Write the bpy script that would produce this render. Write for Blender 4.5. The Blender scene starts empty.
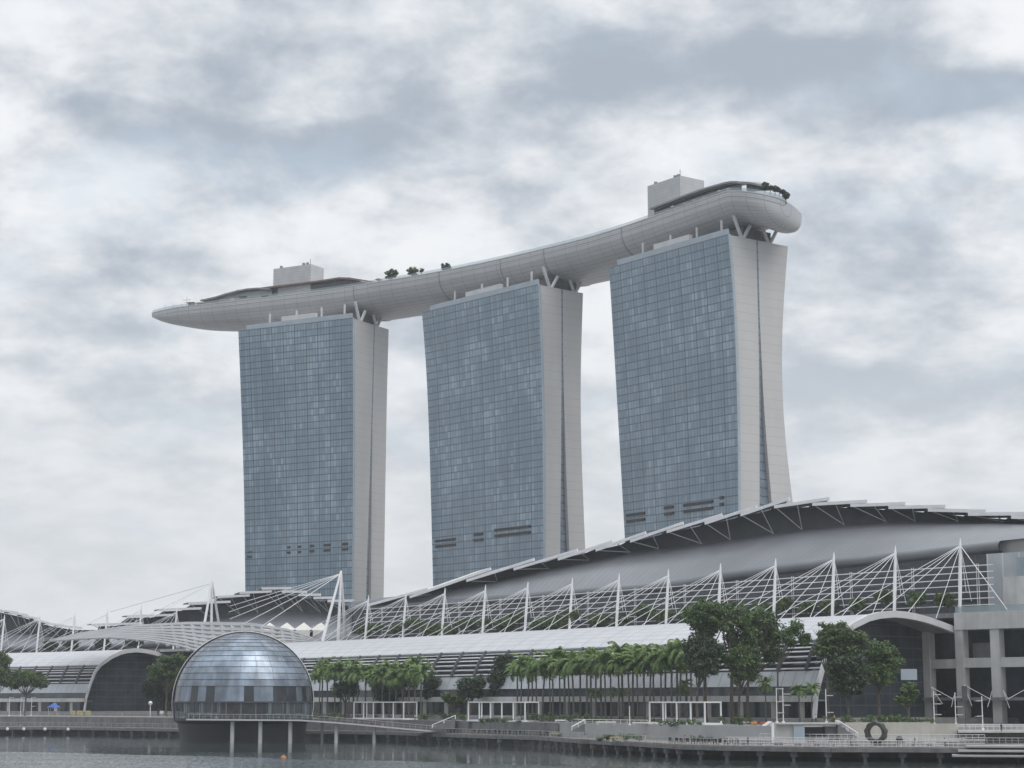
import bpy, bmesh, math, random
from mathutils import Vector, Matrix

# ------------------------------------------------------------------ camera, world, sun
SC = bpy.context.scene
COL = SC.collection
FPX, HC = 1900.0, 12.0                       # focal length in pixels, camera height above the water
PITCH = math.atan(318 / FPX)
CP, SP = math.cos(PITCH), math.sin(PITCH)
cam_d = bpy.data.cameras.new('camera')
cam = bpy.data.objects.new('camera', cam_d)
COL.objects.link(cam)
cam.location = (0, 0, HC)
cam.rotation_euler = (math.pi / 2 + PITCH, 0, 0)
cam_d.sensor_fit = 'HORIZONTAL'
cam_d.sensor_width = 36.0
cam_d.lens = 36.0 * FPX / 1024
cam_d.clip_start = 1.0
cam_d.clip_end = 20000
SC.camera = cam

SUN_EL, SUN_AZ = math.radians(58), math.radians(125)     # azimuth clockwise from +Y: behind the camera, to the right
w = bpy.data.worlds.new('World')
SC.world = w
w.use_nodes = True
NT = w.node_tree
NT.nodes.clear()


def nd(nt, typ, **kw):
    n = nt.nodes.new(typ)
    for k, v in kw.items():
        setattr(n, k, v)
    return n


def mth(nt, op, a, b=None, clamp=False):
    n = nt.nodes.new('ShaderNodeMath')
    n.operation = op
    n.use_clamp = clamp
    for i, v in enumerate((a, b)):
        if v is None:
            continue
        if isinstance(v, (int, float)):
            n.inputs[i].default_value = v
        else:
            nt.links.new(v, n.inputs[i])
    return n.outputs[0]


def mixc(nt, fac, a, b):
    n = nt.nodes.new('ShaderNodeMix')
    n.data_type = 'RGBA'
    for s, v in ((n.inputs[0], fac), (n.inputs[6], a), (n.inputs[7], b)):
        if isinstance(v, (int, float)):
            s.default_value = v
        elif isinstance(v, tuple):
            s.default_value = (*v[:3], 1)
        else:
            nt.links.new(v, s)
    return n.outputs[2]


def smooth(nt, v, lo, hi, a=0.0, b=1.0):
    n = nt.nodes.new('ShaderNodeMapRange')
    n.interpolation_type = 'SMOOTHSTEP'
    nt.links.new(v, n.inputs[0])
    for i, q in enumerate((lo, hi, a, b)):
        n.inputs[i + 1].default_value = q
    return n.outputs[0]


def build_world():
    nt = NT
    tc = nd(nt, 'ShaderNodeTexCoord')
    sep = nd(nt, 'ShaderNodeSeparateXYZ')
    nt.links.new(tc.outputs['Generated'], sep.inputs[0])
    x, y, z = sep.outputs
    zc = mth(nt, 'ADD', mth(nt, 'MAXIMUM', z, 0.0), 0.35)
    cx, cy = mth(nt, 'DIVIDE', x, zc), mth(nt, 'DIVIDE', y, zc)
    cb = nd(nt, 'ShaderNodeCombineXYZ')
    nt.links.new(cx, cb.inputs[0])
    nt.links.new(mth(nt, 'MULTIPLY', cy, 1.0), cb.inputs[1])
    cb.inputs[2].default_value = 3.7

    def noise(scale, det, rough, dist, off):
        mp = nd(nt, 'ShaderNodeMapping')
        mp.inputs['Location'].default_value = off
        nt.links.new(cb.outputs[0], mp.inputs[0])
        n = nd(nt, 'ShaderNodeTexNoise')
        n.inputs['Scale'].default_value = scale
        n.inputs['Detail'].default_value = det
        n.inputs['Roughness'].default_value = rough
        n.inputs['Distortion'].default_value = dist
        nt.links.new(mp.outputs[0], n.inputs['Vector'])
        return n.outputs[0]
    big = noise(4.6, 4, .55, .1, (0.3, .2, 0))
    mid = noise(11.0, 12, .60, .12, (2.3, 5.1, 1.0))
    blue = noise(6.5, 5, .55, .2, (7.1, 1.3, 2.0))
    c = mth(nt, 'ADD', mth(nt, 'MULTIPLY', big, .5), mth(nt, 'MULTIPLY', mid, .5))
    # cloud banks of this sky, each a soft patch in the direction it stands (azimuth x, elevation z)
    def patch(px, py, sx, sy, amt):
        u, v = (px - 512) / FPX, (384 - py) / FPX
        d = Vector((u, CP - v * SP, SP + v * CP)).normalized()
        a = mth(nt, 'DIVIDE', mth(nt, 'SUBTRACT', x, d.x), sx / FPX)
        b = mth(nt, 'DIVIDE', mth(nt, 'SUBTRACT', z, d.z), sy / FPX)
        r2 = mth(nt, 'ADD', mth(nt, 'MULTIPLY', a, a), mth(nt, 'MULTIPLY', b, b))
        front = mth(nt, 'GREATER_THAN', y, 0.0)
        return mth(nt, 'MULTIPLY', mth(nt, 'MULTIPLY', mth(nt, 'POWER', 2.718, mth(nt, 'MULTIPLY', r2, -1.0)), front), amt * .8)
    for p in PATCHES:
        c = mth(nt, 'ADD', c, patch(*p))
    f = smooth(nt, c, .345, .635)
    cloud = mixc(nt, f, CLOUD_DARK, CLOUD_BRIGHT)
    bl = mth(nt, 'MULTIPLY', smooth(nt, blue, .50, .68), .34)
    cloud = mixc(nt, bl, cloud, CLOUD_BLUE)
    low = smooth(nt, z, .02, .26, .8, 0.0)
    cloud = mixc(nt, low, cloud, CLOUD_LOW)
    gain = mth(nt, 'ADD', smooth(nt, z, .40, .95, 0.0, ZENITH), 1.0)
    sc = nd(nt, 'ShaderNodeVectorMath', operation='SCALE')
    nt.links.new(cloud, sc.inputs[0])
    nt.links.new(gain, sc.inputs['Scale'])
    grd = smooth(nt, z, -.02, .0)
    col = mixc(nt, grd, (.16, .17, .18), sc.outputs[0])
    b1 = nd(nt, 'ShaderNodeBackground')
    nt.links.new(col, b1.inputs[0])
    b1.inputs[1].default_value = 1.0
    sky = nd(nt, 'ShaderNodeTexSky', sky_type='NISHITA')
    sky.sun_disc = False
    sky.sun_elevation = SUN_EL
    sky.sun_rotation = SUN_AZ
    b2 = nd(nt, 'ShaderNodeBackground')
    nt.links.new(sky.outputs[0], b2.inputs[0])
    b2.inputs[1].default_value = 0.08
    mx = nd(nt, 'ShaderNodeMixShader')
    mx.inputs[0].default_value = .94
    nt.links.new(b2.outputs[0], mx.inputs[1])
    nt.links.new(b1.outputs[0], mx.inputs[2])
    out = nd(nt, 'ShaderNodeOutputWorld')
    nt.links.new(mx.outputs[0], out.inputs[0])


CLOUD_DARK, CLOUD_BRIGHT = (.37, .42, .485), (.84, .85, .865)
CLOUD_BLUE, CLOUD_LOW = (.49, .60, .71), (.73, .75, .765)
ZENITH = 1.0
PATCHES = [(90, 92, 100, 38, -.13), (330, 150, 130, 30, -.13), (420, 100, 150, 30, -.10), (640, 70, 220, 36, -.18), (790, 55, 120, 20, -.10), (250, 200, 60, 20, -.08), (985, 92, 75, 20, -.24),
           (900, 265, 90, 45, -.14), (920, 385, 120, 22, -.16), (960, 300, 60, 16, -.06), (60, 330, 60, 40, -.06), (160, 215, 70, 30, -.05), (380, 120, 60, 25, -.05), (60, 25, 120, 25, .10), (480, 240, 90, 30, .16),
           (840, 165, 120, 30, .12), (960, 45, 90, 25, .10), (250, 250, 130, 45, .10), (600, 330, 60, 60, .12),
           (110, 190, 60, 30, .06), (940, 330, 110, 40, .06), (800, 420, 220, 50, -.03)]
build_world()

sun_d = bpy.data.lights.new('sun', 'SUN')
sun_d.energy = 1.4
sun_d.angle = math.radians(50)
sun_d.color = (1.0, .96, .91)
sun = bpy.data.objects.new('sun', sun_d)
COL.objects.link(sun)
sun.rotation_euler = (math.pi / 2 - SUN_EL, 0, math.pi - SUN_AZ)
SC.view_settings.view_transform = 'Standard'
SC.view_settings.look = 'None'
SC.view_settings.exposure = 0.22
SC.view_settings.gamma = 1.0
try:
    SC.cycles.max_bounces = 6
    SC.cycles.volume_bounces = 0
    SC.cycles.transparent_max_bounces = 12
except Exception:
    pass

# ------------------------------------------------------------------ survey helpers
def ray(x, y):
    u, v = (x - 512) / FPX, (384 - y) / FPX
    return Vector((u, CP - v * SP, SP + v * CP))


def at(x, y, Y):
    d = ray(x, y)
    t = Y / d.y
    return Vector((d.x * t, Y, HC + d.z * t))


def atz(x, y, z):
    d = ray(x, y)
    t = (z - HC) / d.z
    return Vector((d.x * t, d.y * t, z))


def proj(p):
    Y, Z = p[1], p[2] - HC
    dc = Y * CP + Z * SP
    return 512 + FPX * p[0] / dc, 384 - FPX * (-Y * SP + Z * CP) / dc


class PL:                                    # a broken line y(x)
    def __init__(s, pts):
        s.p = sorted(pts)

    def __call__(s, x):
        p = s.p
        if x <= p[0][0]:
            return p[0][1]
        for a, b in zip(p, p[1:]):
            if x <= b[0]:
                return a[1] + (b[1] - a[1]) * (x - a[0]) / (b[0] - a[0])
        return p[-1][1]


def solve_z(X, Y, curve, z=50.0):
    for _ in range(6):
        x, y = proj((X, Y, z))
        z += (y - curve(x)) * Y / FPX
    return z


MCX = [-0.004996681050553827, 0.013059476848575259, -14.09057548976919, 118.7890205973233]
MCY = [-0.01605168958076306, 0.4811335942677523, 16.206478186470783, 507.1218110188791]


def M(k, o, z=0.0):
    """the mast line of the waterfront mall: k counts masts from the right end, o metres towards the water"""
    pv = lambda c: ((c[0] * k + c[1]) * k + c[2]) * k + c[3]
    dv = lambda c: (3 * c[0] * k + 2 * c[1]) * k + c[2]
    t = Vector((dv(MCX), dv(MCY)))
    t.normalize()
    n = Vector((-t.y, t.x))
    if n.y > 0:
        n = -n
    return Vector((pv(MCX) + n.x * o, pv(MCY) + n.y * o, z))


def kfor(x, o, z):
    lo, hi = -6.0, 30.0
    for _ in range(40):
        m = (lo + hi) / 2
        if proj(M(m, o, z))[0] > x:
            lo = m
        else:
            hi = m
    return (lo + hi) / 2


ORD = ['', 'first', 'second', 'third', 'fourth', 'fifth', 'sixth', 'seventh', 'eighth', 'ninth', 'tenth', 'eleventh', 'twelfth',
       'thirteenth', 'fourteenth', 'fifteenth', 'sixteenth', 'seventeenth', 'eighteenth', 'nineteenth', 'twentieth']
ORD += ['twenty-' + a for a in ORD[1:10]] + ['thirtieth'] + ['thirty-' + a for a in ORD[1:10]] + ['fortieth'] + ['forty-' + a for a in ORD[1:10]]


# ------------------------------------------------------------------ mesh helpers
class MB:
    def __init__(s):
        s.v, s.f, s.uv, s.m = [], [], {}, {}

    def add(s, vs, fs):
        b = len(s.v)
        s.v += [Vector(p) for p in vs]
        for f in fs:
            s.f.append(tuple(i + b for i in f))
        return b

    def quad(s, a, b, c, d):
        s.add((a, b, c, d), ((0, 1, 2, 3),))

    def obox(s, c, ax, ay, az):
        c, ax, ay, az = Vector(c), Vector(ax), Vector(ay), Vector(az)
        vs = [c + i * ax + j * ay + k * az for k in (-1, 1) for j in (-1, 1) for i in (-1, 1)]
        s.add(vs, ((0, 2, 3, 1), (4, 5, 7, 6), (0, 1, 5, 4), (2, 6, 7, 3), (0, 4, 6, 2), (1, 3, 7, 5)))
        return s

    def box(s, x0, x1, y0, y1, z0, z1):
        return s.obox(((x0 + x1) / 2, (y0 + y1) / 2, (z0 + z1) / 2), ((x1 - x0) / 2, 0, 0), (0, (y1 - y0) / 2, 0), (0, 0, (z1 - z0) / 2))

    def bar(s, p, q, wd, h=None, up=(0, 0, 1)):
        p, q = Vector(p), Vector(q)
        d = q - p
        L = d.length
        if L < 1e-6:
            return s
        d /= L
        u = Vector(up)
        sd = d.cross(u)
        if sd.length < 1e-3:
            sd = d.cross(Vector((1, 0, 0)))
        sd.normalize()
        u = sd.cross(d)
        return s.obox((p + q) / 2, d * L / 2, sd * wd / 2, u * (h or wd) / 2)

    def tube(s, pts, rad, seg=8, cap=True):
        pts = [Vector(p) for p in pts]
        rad = rad if isinstance(rad, (list, tuple)) else [rad] * len(pts)
        b = len(s.v)
        prev = None
        for i, p in enumerate(pts):
            d = (pts[min(i + 1, len(pts) - 1)] - pts[max(i - 1, 0)]).normalized()
            if prev is None:
                a = d.cross(Vector((0, 0, 1)))
                if a.length < 1e-3:
                    a = Vector((1, 0, 0))
            else:
                a = prev - d * prev.dot(d)
            a.normalize()
            prev = a
            c = d.cross(a)
            for j in range(seg):
                t = 2 * math.pi * j / seg
                s.v.append(p + (a * math.cos(t) + c * math.sin(t)) * rad[i])
        for i in range(len(pts) - 1):
            for j in range(seg):
                q = (j + 1) % seg
                s.f.append((b + i * seg + j, b + i * seg + q, b + (i + 1) * seg + q, b + (i + 1) * seg + j))
        if cap:
            s.f.append(tuple(b + j for j in range(seg))[::-1])
            s.f.append(tuple(b + (len(pts) - 1) * seg + j for j in range(seg)))
        return s

    def grid(s, rows, uvs=None, closed=False):
        b, n = len(s.v), len(rows[0])
        for r in rows:
            s.v += [Vector(p) for p in r]
        for i in range(len(rows) - 1):
            for j in range(n if closed else n - 1):
                q = (j + 1) % n
                f = (b + i * n + j, b + i * n + q, b + (i + 1) * n + q, b + (i + 1) * n + j)
                if uvs:
                    s.uv[len(s.f)] = (uvs[i][j], uvs[i][q], uvs[i + 1][q], uvs[i + 1][j])
                s.f.append(f)
        return s

    def prism(s, poly, z0, z1):
        n = len(poly)
        vs = [(p[0], p[1], z0) for p in poly] + [(p[0], p[1], z1) for p in poly]
        fs = [tuple(range(n))[::-1], tuple(range(n, 2 * n))] + [(i, (i + 1) % n, n + (i + 1) % n, n + i) for i in range(n)]
        s.add(vs, fs)
        return s

    def plate(s, top, thick):
        """closed slab: grid of top points, extruded straight down"""
        nr, nc = len(top), len(top[0])
        up = [[Vector(p) for p in r] for r in top]
        dn = [[p - Vector((0, 0, thick)) for p in r] for r in up]
        s.grid(up)
        s.grid([r[::-1] for r in dn])
        s.grid([up[0], dn[0]])
        s.grid([dn[-1], up[-1]])
        s.grid([[dn[i][0] for i in range(nr)], [up[i][0] for i in range(nr)]])
        s.grid([[up[i][-1] for i in range(nr)], [dn[i][-1] for i in range(nr)]])
        return s

    def lathe(s, prof, c, seg=24, ax=(1, 0), a0=0.0, a1=2 * math.pi):
        rows = []
        full = abs(a1 - a0 - 2 * math.pi) < 1e-6
        n = seg if full else seg + 1
        for r, z in prof:
            rows.append([(c[0] + r * math.cos(a0 + (a1 - a0) * j / seg), c[1] + r * math.sin(a0 + (a1 - a0) * j / seg), c[2] + z) for j in range(n)])
        return s.grid(rows, closed=full)

    def build(s, name, mat, parent=None, smooth=False, origin=None, recalc=True):
        org = ORIGIN.get(parent.as_pointer(), Vector()) if parent else Vector(origin) if origin is not None else Vector()
        me = bpy.data.meshes.new(name)
        me.from_pydata([tuple(p - org) for p in s.v], [], s.f)
        if s.uv:
            ul = me.uv_layers.new(name='UVMap')
            for poly in me.polygons:
                if poly.index in s.uv:
                    for li, c in zip(poly.loop_indices, s.uv[poly.index]):
                        ul.data[li].uv = c
        if recalc and not s.uv:
            bm = bmesh.new()
            bm.from_mesh(me)
            bmesh.ops.remove_doubles(bm, verts=bm.verts, dist=1e-4) if len(bm.verts) < 60000 else None
            bmesh.ops.recalc_face_normals(bm, faces=bm.faces)
            bm.to_mesh(me)
            bm.free()
        if smooth:
            me.polygons.foreach_set('use_smooth', [True] * len(me.polygons))
            if smooth != 'all':
                try:
                    me.set_sharp_from_angle(angle=math.radians(smooth if isinstance(smooth, (int, float)) and smooth is not True else 40))
                except Exception:
                    pass
        me.materials.append(mat)
        o = bpy.data.objects.new(name, me)
        COL.objects.link(o)
        if parent:
            o.parent = parent
            ORIGIN[o.as_pointer()] = org
        elif origin is not None:
            o.location = org
            ORIGIN[o.as_pointer()] = org
        return o


ORIGIN = {}


def thing(name, label, cat, loc=(0, 0, 0), group=None):
    o = bpy.data.objects.new(name, None)
    o.empty_display_size = .5
    COL.objects.link(o)
    o.location = loc
    ORIGIN[o.as_pointer()] = Vector(loc)
    return tag(o, label, cat, group)


def tag(o, label=None, cat=None, group=None, kind=None):
    for k, v in (('label', label), ('category', cat), ('group', group), ('kind', kind)):
        if v:
            o[k] = v
    return o


def struct(o):
    o['kind'] = 'structure'
    return o


def dup(root, loc, rz=0.0, sc=1.0, label=None, group=None):
    r = root.copy()
    COL.objects.link(r)
    r.location = loc
    r.rotation_euler = (0, 0, rz)
    r.scale = (sc, sc, sc) if isinstance(sc, (int, float)) else sc
    if label:
        r['label'] = label
    if group:
        r['group'] = group
    for ch in root.children:
        c = ch.copy()
        COL.objects.link(c)
        c.parent = r
        for g in ch.children:
            d = g.copy()
            COL.objects.link(d)
            d.parent = c
    return r


# ------------------------------------------------------------------ materials
def new_mat(name):
    m = bpy.data.materials.new(name)
    m.use_nodes = True
    nt = m.node_tree
    return m, nt, nt.nodes['Principled BSDF']


def plain(name, col, rough=.6, metal=0.0, var=.12, scale=.3, bump=0.0, streak=0.0, ior=1.5):
    m, nt, b = new_mat(name)
    b.inputs['Roughness'].default_value = rough
    b.inputs['Metallic'].default_value = metal
    b.inputs['IOR'].default_value = ior
    tc = nd(nt, 'ShaderNodeTexCoord')
    n = nd(nt, 'ShaderNodeTexNoise')
    n.inputs['Scale'].default_value = scale
    n.inputs['Detail'].default_value = 6
    nt.links.new(tc.outputs['Object'], n.inputs['Vector'])
    f = n.outputs[0]
    if streak:
        mp = nd(nt, 'ShaderNodeMapping')
        mp.inputs['Scale'].default_value = (1.0, 1.0, .08)
        nt.links.new(tc.outputs['Object'], mp.inputs[0])
        n2 = nd(nt, 'ShaderNodeTexNoise')
        n2.inputs['Scale'].default_value = streak
        n2.inputs['Detail'].default_value = 5
        nt.links.new(mp.outputs[0], n2.inputs['Vector'])
        f = mth(nt, 'ADD', mth(nt, 'MULTIPLY', f, .5), mth(nt, 'MULTIPLY', n2.outputs[0], .5))
    f = smooth(nt, f, .3, .7)
    c = mixc(nt, f, tuple(v * (1 - var) for v in col), tuple(min(1, v * (1 + var)) for v in col))
    nt.links.new(c, b.inputs['Base Color'])
    if bump:
        bp = nd(nt, 'ShaderNodeBump')
        bp.inputs['Strength'].default_value = bump
        n3 = nd(nt, 'ShaderNodeTexNoise')
        n3.inputs['Scale'].default_value = scale * 8
        nt.links.new(tc.outputs['Object'], n3.inputs['Vector'])
        nt.links.new(n3.outputs[0], bp.inputs['Height'])
        nt.links.new(bp.outputs[0], b.inputs['Normal'])
    return m


def frac_line(nt, v, period, width):
    """1 where v lies within width after each multiple of period"""
    f = mth(nt, 'FRACT', mth(nt, 'DIVIDE', v, period))
    return mth(nt, 'LESS_THAN', f, width / period)


def lined(name, col, line_col, axis, period, width, rough=.5, metal=0.0, var=.08, scale=.2, axis2=None, period2=1, width2=.1, streak=0.0):
    m = plain(name, col, rough, metal, var, scale, streak=streak)
    nt = m.node_tree
    b = nt.nodes['Principled BSDF']
    src = b.inputs['Base Color'].links[0].from_socket
    uv = nd(nt, 'ShaderNodeUVMap')
    tc = nd(nt, 'ShaderNodeTexCoord')
    sep = nd(nt, 'ShaderNodeSeparateXYZ')
    nt.links.new(uv.outputs[0] if axis in 'uv' else tc.outputs['Object'], sep.inputs[0])
    ix = {'u': 0, 'v': 1, 'x': 0, 'y': 1, 'z': 2}
    l = frac_line(nt, sep.outputs[ix[axis]], period, width)
    if axis2:
        l = mth(nt, 'MAXIMUM', l, frac_line(nt, sep.outputs[ix[axis2]], period2, width2))
    nt.links.new(mixc(nt, l, src, line_col), b.inputs['Base Color'])
    return m


def curtain_wall(name, bay, floor, seed, tint=1.0):
    m, nt, b = new_mat(name)
    uv = nd(nt, 'ShaderNodeUVMap')
    sep = nd(nt, 'ShaderNodeSeparateXYZ')
    nt.links.new(uv.outputs[0], sep.inputs[0])
    u, v = sep.outputs[0], sep.outputs[1]
    sub = bay / 4
    cu = mth(nt, 'FLOOR', mth(nt, 'DIVIDE', u, sub))
    cu2 = mth(nt, 'FLOOR', mth(nt, 'DIVIDE', u, bay / 2))
    cv = mth(nt, 'FLOOR', mth(nt, 'DIVIDE', v, floor))

    def cell(a, bb, s):
        c = nd(nt, 'ShaderNodeCombineXYZ')
        nt.links.new(a, c.inputs[0])
        nt.links.new(bb, c.inputs[1])
        c.inputs[2].default_value = s
        wn = nd(nt, 'ShaderNodeTexWhiteNoise')
        nt.links.new(c.outputs[0], wn.inputs['Vector'])
        return wn.outputs['Value']
    r1, r2, r3 = cell(cu, cv, seed), cell(cu2, cv, seed + 5), cell(cu, cu, seed + 9)
    nz = nd(nt, 'ShaderNodeTexNoise')
    nz.inputs['Scale'].default_value = .035
    nz.inputs['Detail'].default_value = 3
    mp = nd(nt, 'ShaderNodeMapping')
    mp.inputs['Location'].default_value = (seed * 13.1, seed * 7.7, 0)
    mp.inputs['Scale'].default_value = (1.6, 1, 1)
    nt.links.new(uv.outputs[0], mp.inputs[0])
    nt.links.new(mp.outputs[0], nz.inputs['Vector'])
    zone = smooth(nt, nz.outputs[0], .42, .60)
    val = mth(nt, 'ADD', mth(nt, 'MULTIPLY', r1, .55), mth(nt, 'MULTIPLY', r2, .45))
    val = smooth(nt, val, .30, .95)
    amp = mth(nt, 'ADD', mth(nt, 'MULTIPLY', zone, .36), .16)
    f = mth(nt, 'ADD', mth(nt, 'ADD', mth(nt, 'MULTIPLY', val, amp), mth(nt, 'MULTIPLY', r3, .20)), mth(nt, 'MULTIPLY', zone, .14))
    base = mixc(nt, f, tuple(c * tint for c in (.105, .180, .245)), tuple(c * tint for c in (.32, .43, .52)))
    lv = frac_line(nt, v, floor, .55)
    lu = frac_line(nt, u, bay, .5)
    ls = frac_line(nt, u, sub, .34)
    base = mixc(nt, mth(nt, 'MULTIPLY', ls, .55), base, (.05, .07, .09))
    base = mixc(nt, mth(nt, 'MULTIPLY', lv, .7), base, (.022, .034, .05))
    base = mixc(nt, mth(nt, 'MULTIPLY', lu, .7), base, (.022, .034, .05))
    nt.links.new(base, b.inputs['Base Color'])
    rg = mth(nt, 'ADD', mth(nt, 'MULTIPLY', r2, .10), .10)
    nt.links.new(rg, b.inputs['Roughness'])
    b.inputs['IOR'].default_value = 1.75
    # every pane hangs a hair out of true
    bp = nd(nt, 'ShaderNodeBump')
    bp.inputs['Strength'].default_value = .25
    bp.inputs['Distance'].default_value = .3
    nt.links.new(mth(nt, 'ADD', mth(nt, 'MULTIPLY', lv, -.3), mth(nt, 'MULTIPLY', lu, -.3)), bp.inputs['Height'])
    nt.links.new(bp.outputs[0], b.inputs['Normal'])
    return m


def foliage(name, dark, light, scale=.45):
    m, nt, b = new_mat(name)
    tc = nd(nt, 'ShaderNodeTexCoord')
    n = nd(nt, 'ShaderNodeTexNoise')
    n.inputs['Scale'].default_value = scale
    n.inputs['Detail'].default_value = 5
    nt.links.new(tc.outputs['Object'], n.inputs['Vector'])
    gi = nd(nt, 'ShaderNodeNewGeometry')
    f = mth(nt, 'ADD', mth(nt, 'MULTIPLY', smooth(nt, n.outputs[0], .36, .66), .65), mth(nt, 'MULTIPLY', gi.outputs['Random Per Island'], .35))
    c = mixc(nt, f, dark, light)
    nt.links.new(c, b.inputs['Base Color'])
    b.inputs['Roughness'].default_value = .55
    tr = nd(nt, 'ShaderNodeBsdfTranslucent')
    nt.links.new(c, tr.inputs[0])
    mx = nd(nt, 'ShaderNodeMixShader')
    mx.inputs[0].default_value = .25
    nt.links.new(b.outputs[0], mx.inputs[1])
    nt.links.new(tr.outputs[0], mx.inputs[2])
    nt.links.new(mx.outputs[0], nt.nodes['Material Output'].inputs[0])
    return m


def glass(name, tint, opacity, rough=.04):
    m, nt, b = new_mat(name)
    b.inputs['Base Color'].default_value = (*tint, 1)
    b.inputs['Roughness'].default_value = rough
    b.inputs['IOR'].default_value = 1.6
    t = nd(nt, 'ShaderNodeBsdfTransparent')
    t.inputs[0].default_value = (.72, .78, .80, 1)
    mx = nd(nt, 'ShaderNodeMixShader')
    mx.inputs[0].default_value = opacity
    nt.links.new(t.outputs[0], mx.inputs[1])
    nt.links.new(b.outputs[0], mx.inputs[2])
    nt.links.new(mx.outputs[0], nt.nodes['Material Output'].inputs[0])
    return m


def water_mat():
    m, nt, b = new_mat('bay_water')
    b.inputs['Base Color'].default_value = (.045, .060, .060, 1)
    b.inputs['Roughness'].default_value = .05
    b.inputs['IOR'].default_value = 1.333
    tc = nd(nt, 'ShaderNodeTexCoord')

    def nz(scale, det, sx=1.0, sy=1.0, dist=0.0):
        mp = nd(nt, 'ShaderNodeMapping')
        mp.inputs['Scale'].default_value = (sx, sy, 1)
        nt.links.new(tc.outputs['Object'], mp.inputs[0])
        n = nd(nt, 'ShaderNodeTexNoise')
        n.inputs['Scale'].default_value = scale
        n.inputs['Detail'].default_value = det
        n.inputs['Distortion'].default_value = dist
        nt.links.new(mp.outputs[0], n.inputs['Vector'])
        return n.outputs[0]
    sep = nd(nt, 'ShaderNodeSeparateXYZ')
    nt.links.new(tc.outputs['Object'], sep.inputs[0])
    # wind reaches the open bay; a sheltered, calmer belt lies along the sea wall
    edge = mth(nt, 'ADD', sep.outputs[1], mth(nt, 'MULTIPLY', mth(nt, 'SUBTRACT', nz(.012, 3, 1, 3), .5), 60))
    edge = mth(nt, 'ADD', edge, mth(nt, 'MULTIPLY', sep.outputs[0], .79))
    wind = smooth(nt, edge, WATER_EDGE, WATER_EDGE + 16, 1.0, 0.09)
    cat = smooth(nt, nz(.03, 4, .35, 1.0, .6), .38, .62, .55, 1.0)
    amp = mth(nt, 'MULTIPLY', mth(nt, 'MULTIPLY', wind, cat), WATER_BUMP)
    nx = mth(nt, 'MULTIPLY', mth(nt, 'SUBTRACT', nz(1.3, 4), .5), amp)
    mp = nd(nt, 'ShaderNodeMapping')
    mp.inputs['Location'].default_value = (37, 91, 13)
    nt.links.new(tc.outputs['Object'], mp.inputs[0])
    n2 = nd(nt, 'ShaderNodeTexNoise')
    n2.inputs['Scale'].default_value = 1.0
    n2.inputs['Detail'].default_value = 4
    nt.links.new(mp.outputs[0], n2.inputs['Vector'])
    ny = mth(nt, 'MULTIPLY', mth(nt, 'SUBTRACT', n2.outputs[0], .57), amp)
    cb = nd(nt, 'ShaderNodeCombineXYZ')
    nt.links.new(nx, cb.inputs[0])
    nt.links.new(ny, cb.inputs[1])
    cb.inputs[2].default_value = 1.0
    nm = nd(nt, 'ShaderNodeVectorMath', operation='NORMALIZE')
    nt.links.new(cb.outputs[0], nm.inputs[0])
    nt.links.new(nm.outputs[0], b.inputs['Normal'])
    return m


WATER_EDGE, WATER_BUMP = 364.0, 1.7
MT = {}
MT['water'] = water_mat()
MT['concrete'] = plain('concrete', (.47, .47, .46), .85, var=.16, scale=.25, streak=.5)
MT['concrete_dark'] = plain('stained_concrete', (.16, .16, .165), .85, var=.25, scale=.4, streak=.6)
MT['paving'] = plain('paving', (.22, .215, .21), .8, var=.15, scale=.5)
MT['timber'] = plain('deck_boards', (.20, .18, .165), .75, var=.2, scale=.6)
MT['sandstone'] = plain('sandstone', (.42, .405, .365), .8, var=.14, scale=.4, streak=.5)
MT['white'] = plain('white_paint', (.76, .76, .77), .45, var=.05, scale=.3)
MT['white_roof'] = plain('white_roof_sheet', (.58, .59, .61), .42, var=.06, scale=.12, streak=.3)
MT['offwhite'] = plain('offwhite_metal', (.55, .55, .56), .5, var=.07, scale=.2)
MT['cream'] = plain('cream_metal', (.66, .65, .60), .5, var=.06, scale=.2)
MT['rail_grey'] = plain('rail_grey', (.34, .345, .35), .5, var=.08, scale=.2)
MT['mid'] = plain('mid_grey_metal', (.22, .23, .24), .5, var=.12, scale=.3)
MT['dark'] = plain('dark_grey_metal', (.055, .06, .068), .5, var=.2, scale=.3)
MT['black'] = plain('blackened_metal', (.02, .022, .025), .5, var=.2)
MT['dark_glass'] = plain('dark_shop_glass', (.048, .058, .068), .12, var=.4, scale=.15, ior=1.5)
MT['pale_glass'] = plain('pale_fritted_glass', (.36, .39, .41), .22, var=.1, scale=.2)
MT['rail_glass'] = glass('railing_glass', (.5, .58, .6), .35)
MT['slab'] = lined('tower_end_cladding', (.515, .512, .51), (.445, .437, .43), 'v', 3.8, .3, rough=.6, var=.06, scale=.06, streak=.12)
MT['gap_glass'] = lined('gap_glazing', (.16, .20, .25), (.06, .08, .1), 'v', 3.45, .5, rough=.15, var=.2)
MT['hull'] = lined('hull_cladding', (.47, .472, .48), (.26, .262, .272), 'v', 2.4, .2, rough=.36, metal=.25, var=.05, scale=.05, axis2='u', period2=7.5, width2=.2)
MT['roof_metal'] = lined('grey_roof_metal', (.23, .24, .26), (.175, .18, .195), 'u', 3.1, .32, rough=.33, metal=.45, var=.16, scale=.035, streak=.08)
MT['lip'] = plain('rolled_roof_edge', (.16, .168, .18), .4, metal=.4, var=.1, scale=.08)
MT['shaded_soffit'] = plain('shaded_visor_soffit', (.05, .053, .06), .7, var=.15)  # soffit and clerestory colour darkened for the shade under the visors
MT['foliage'] = foliage('foliage', (.034, .068, .021), (.125, .20, .055))
MT['foliage_dark'] = foliage('foliage_dark', (.016, .034, .017), (.056, .095, .036))
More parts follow.
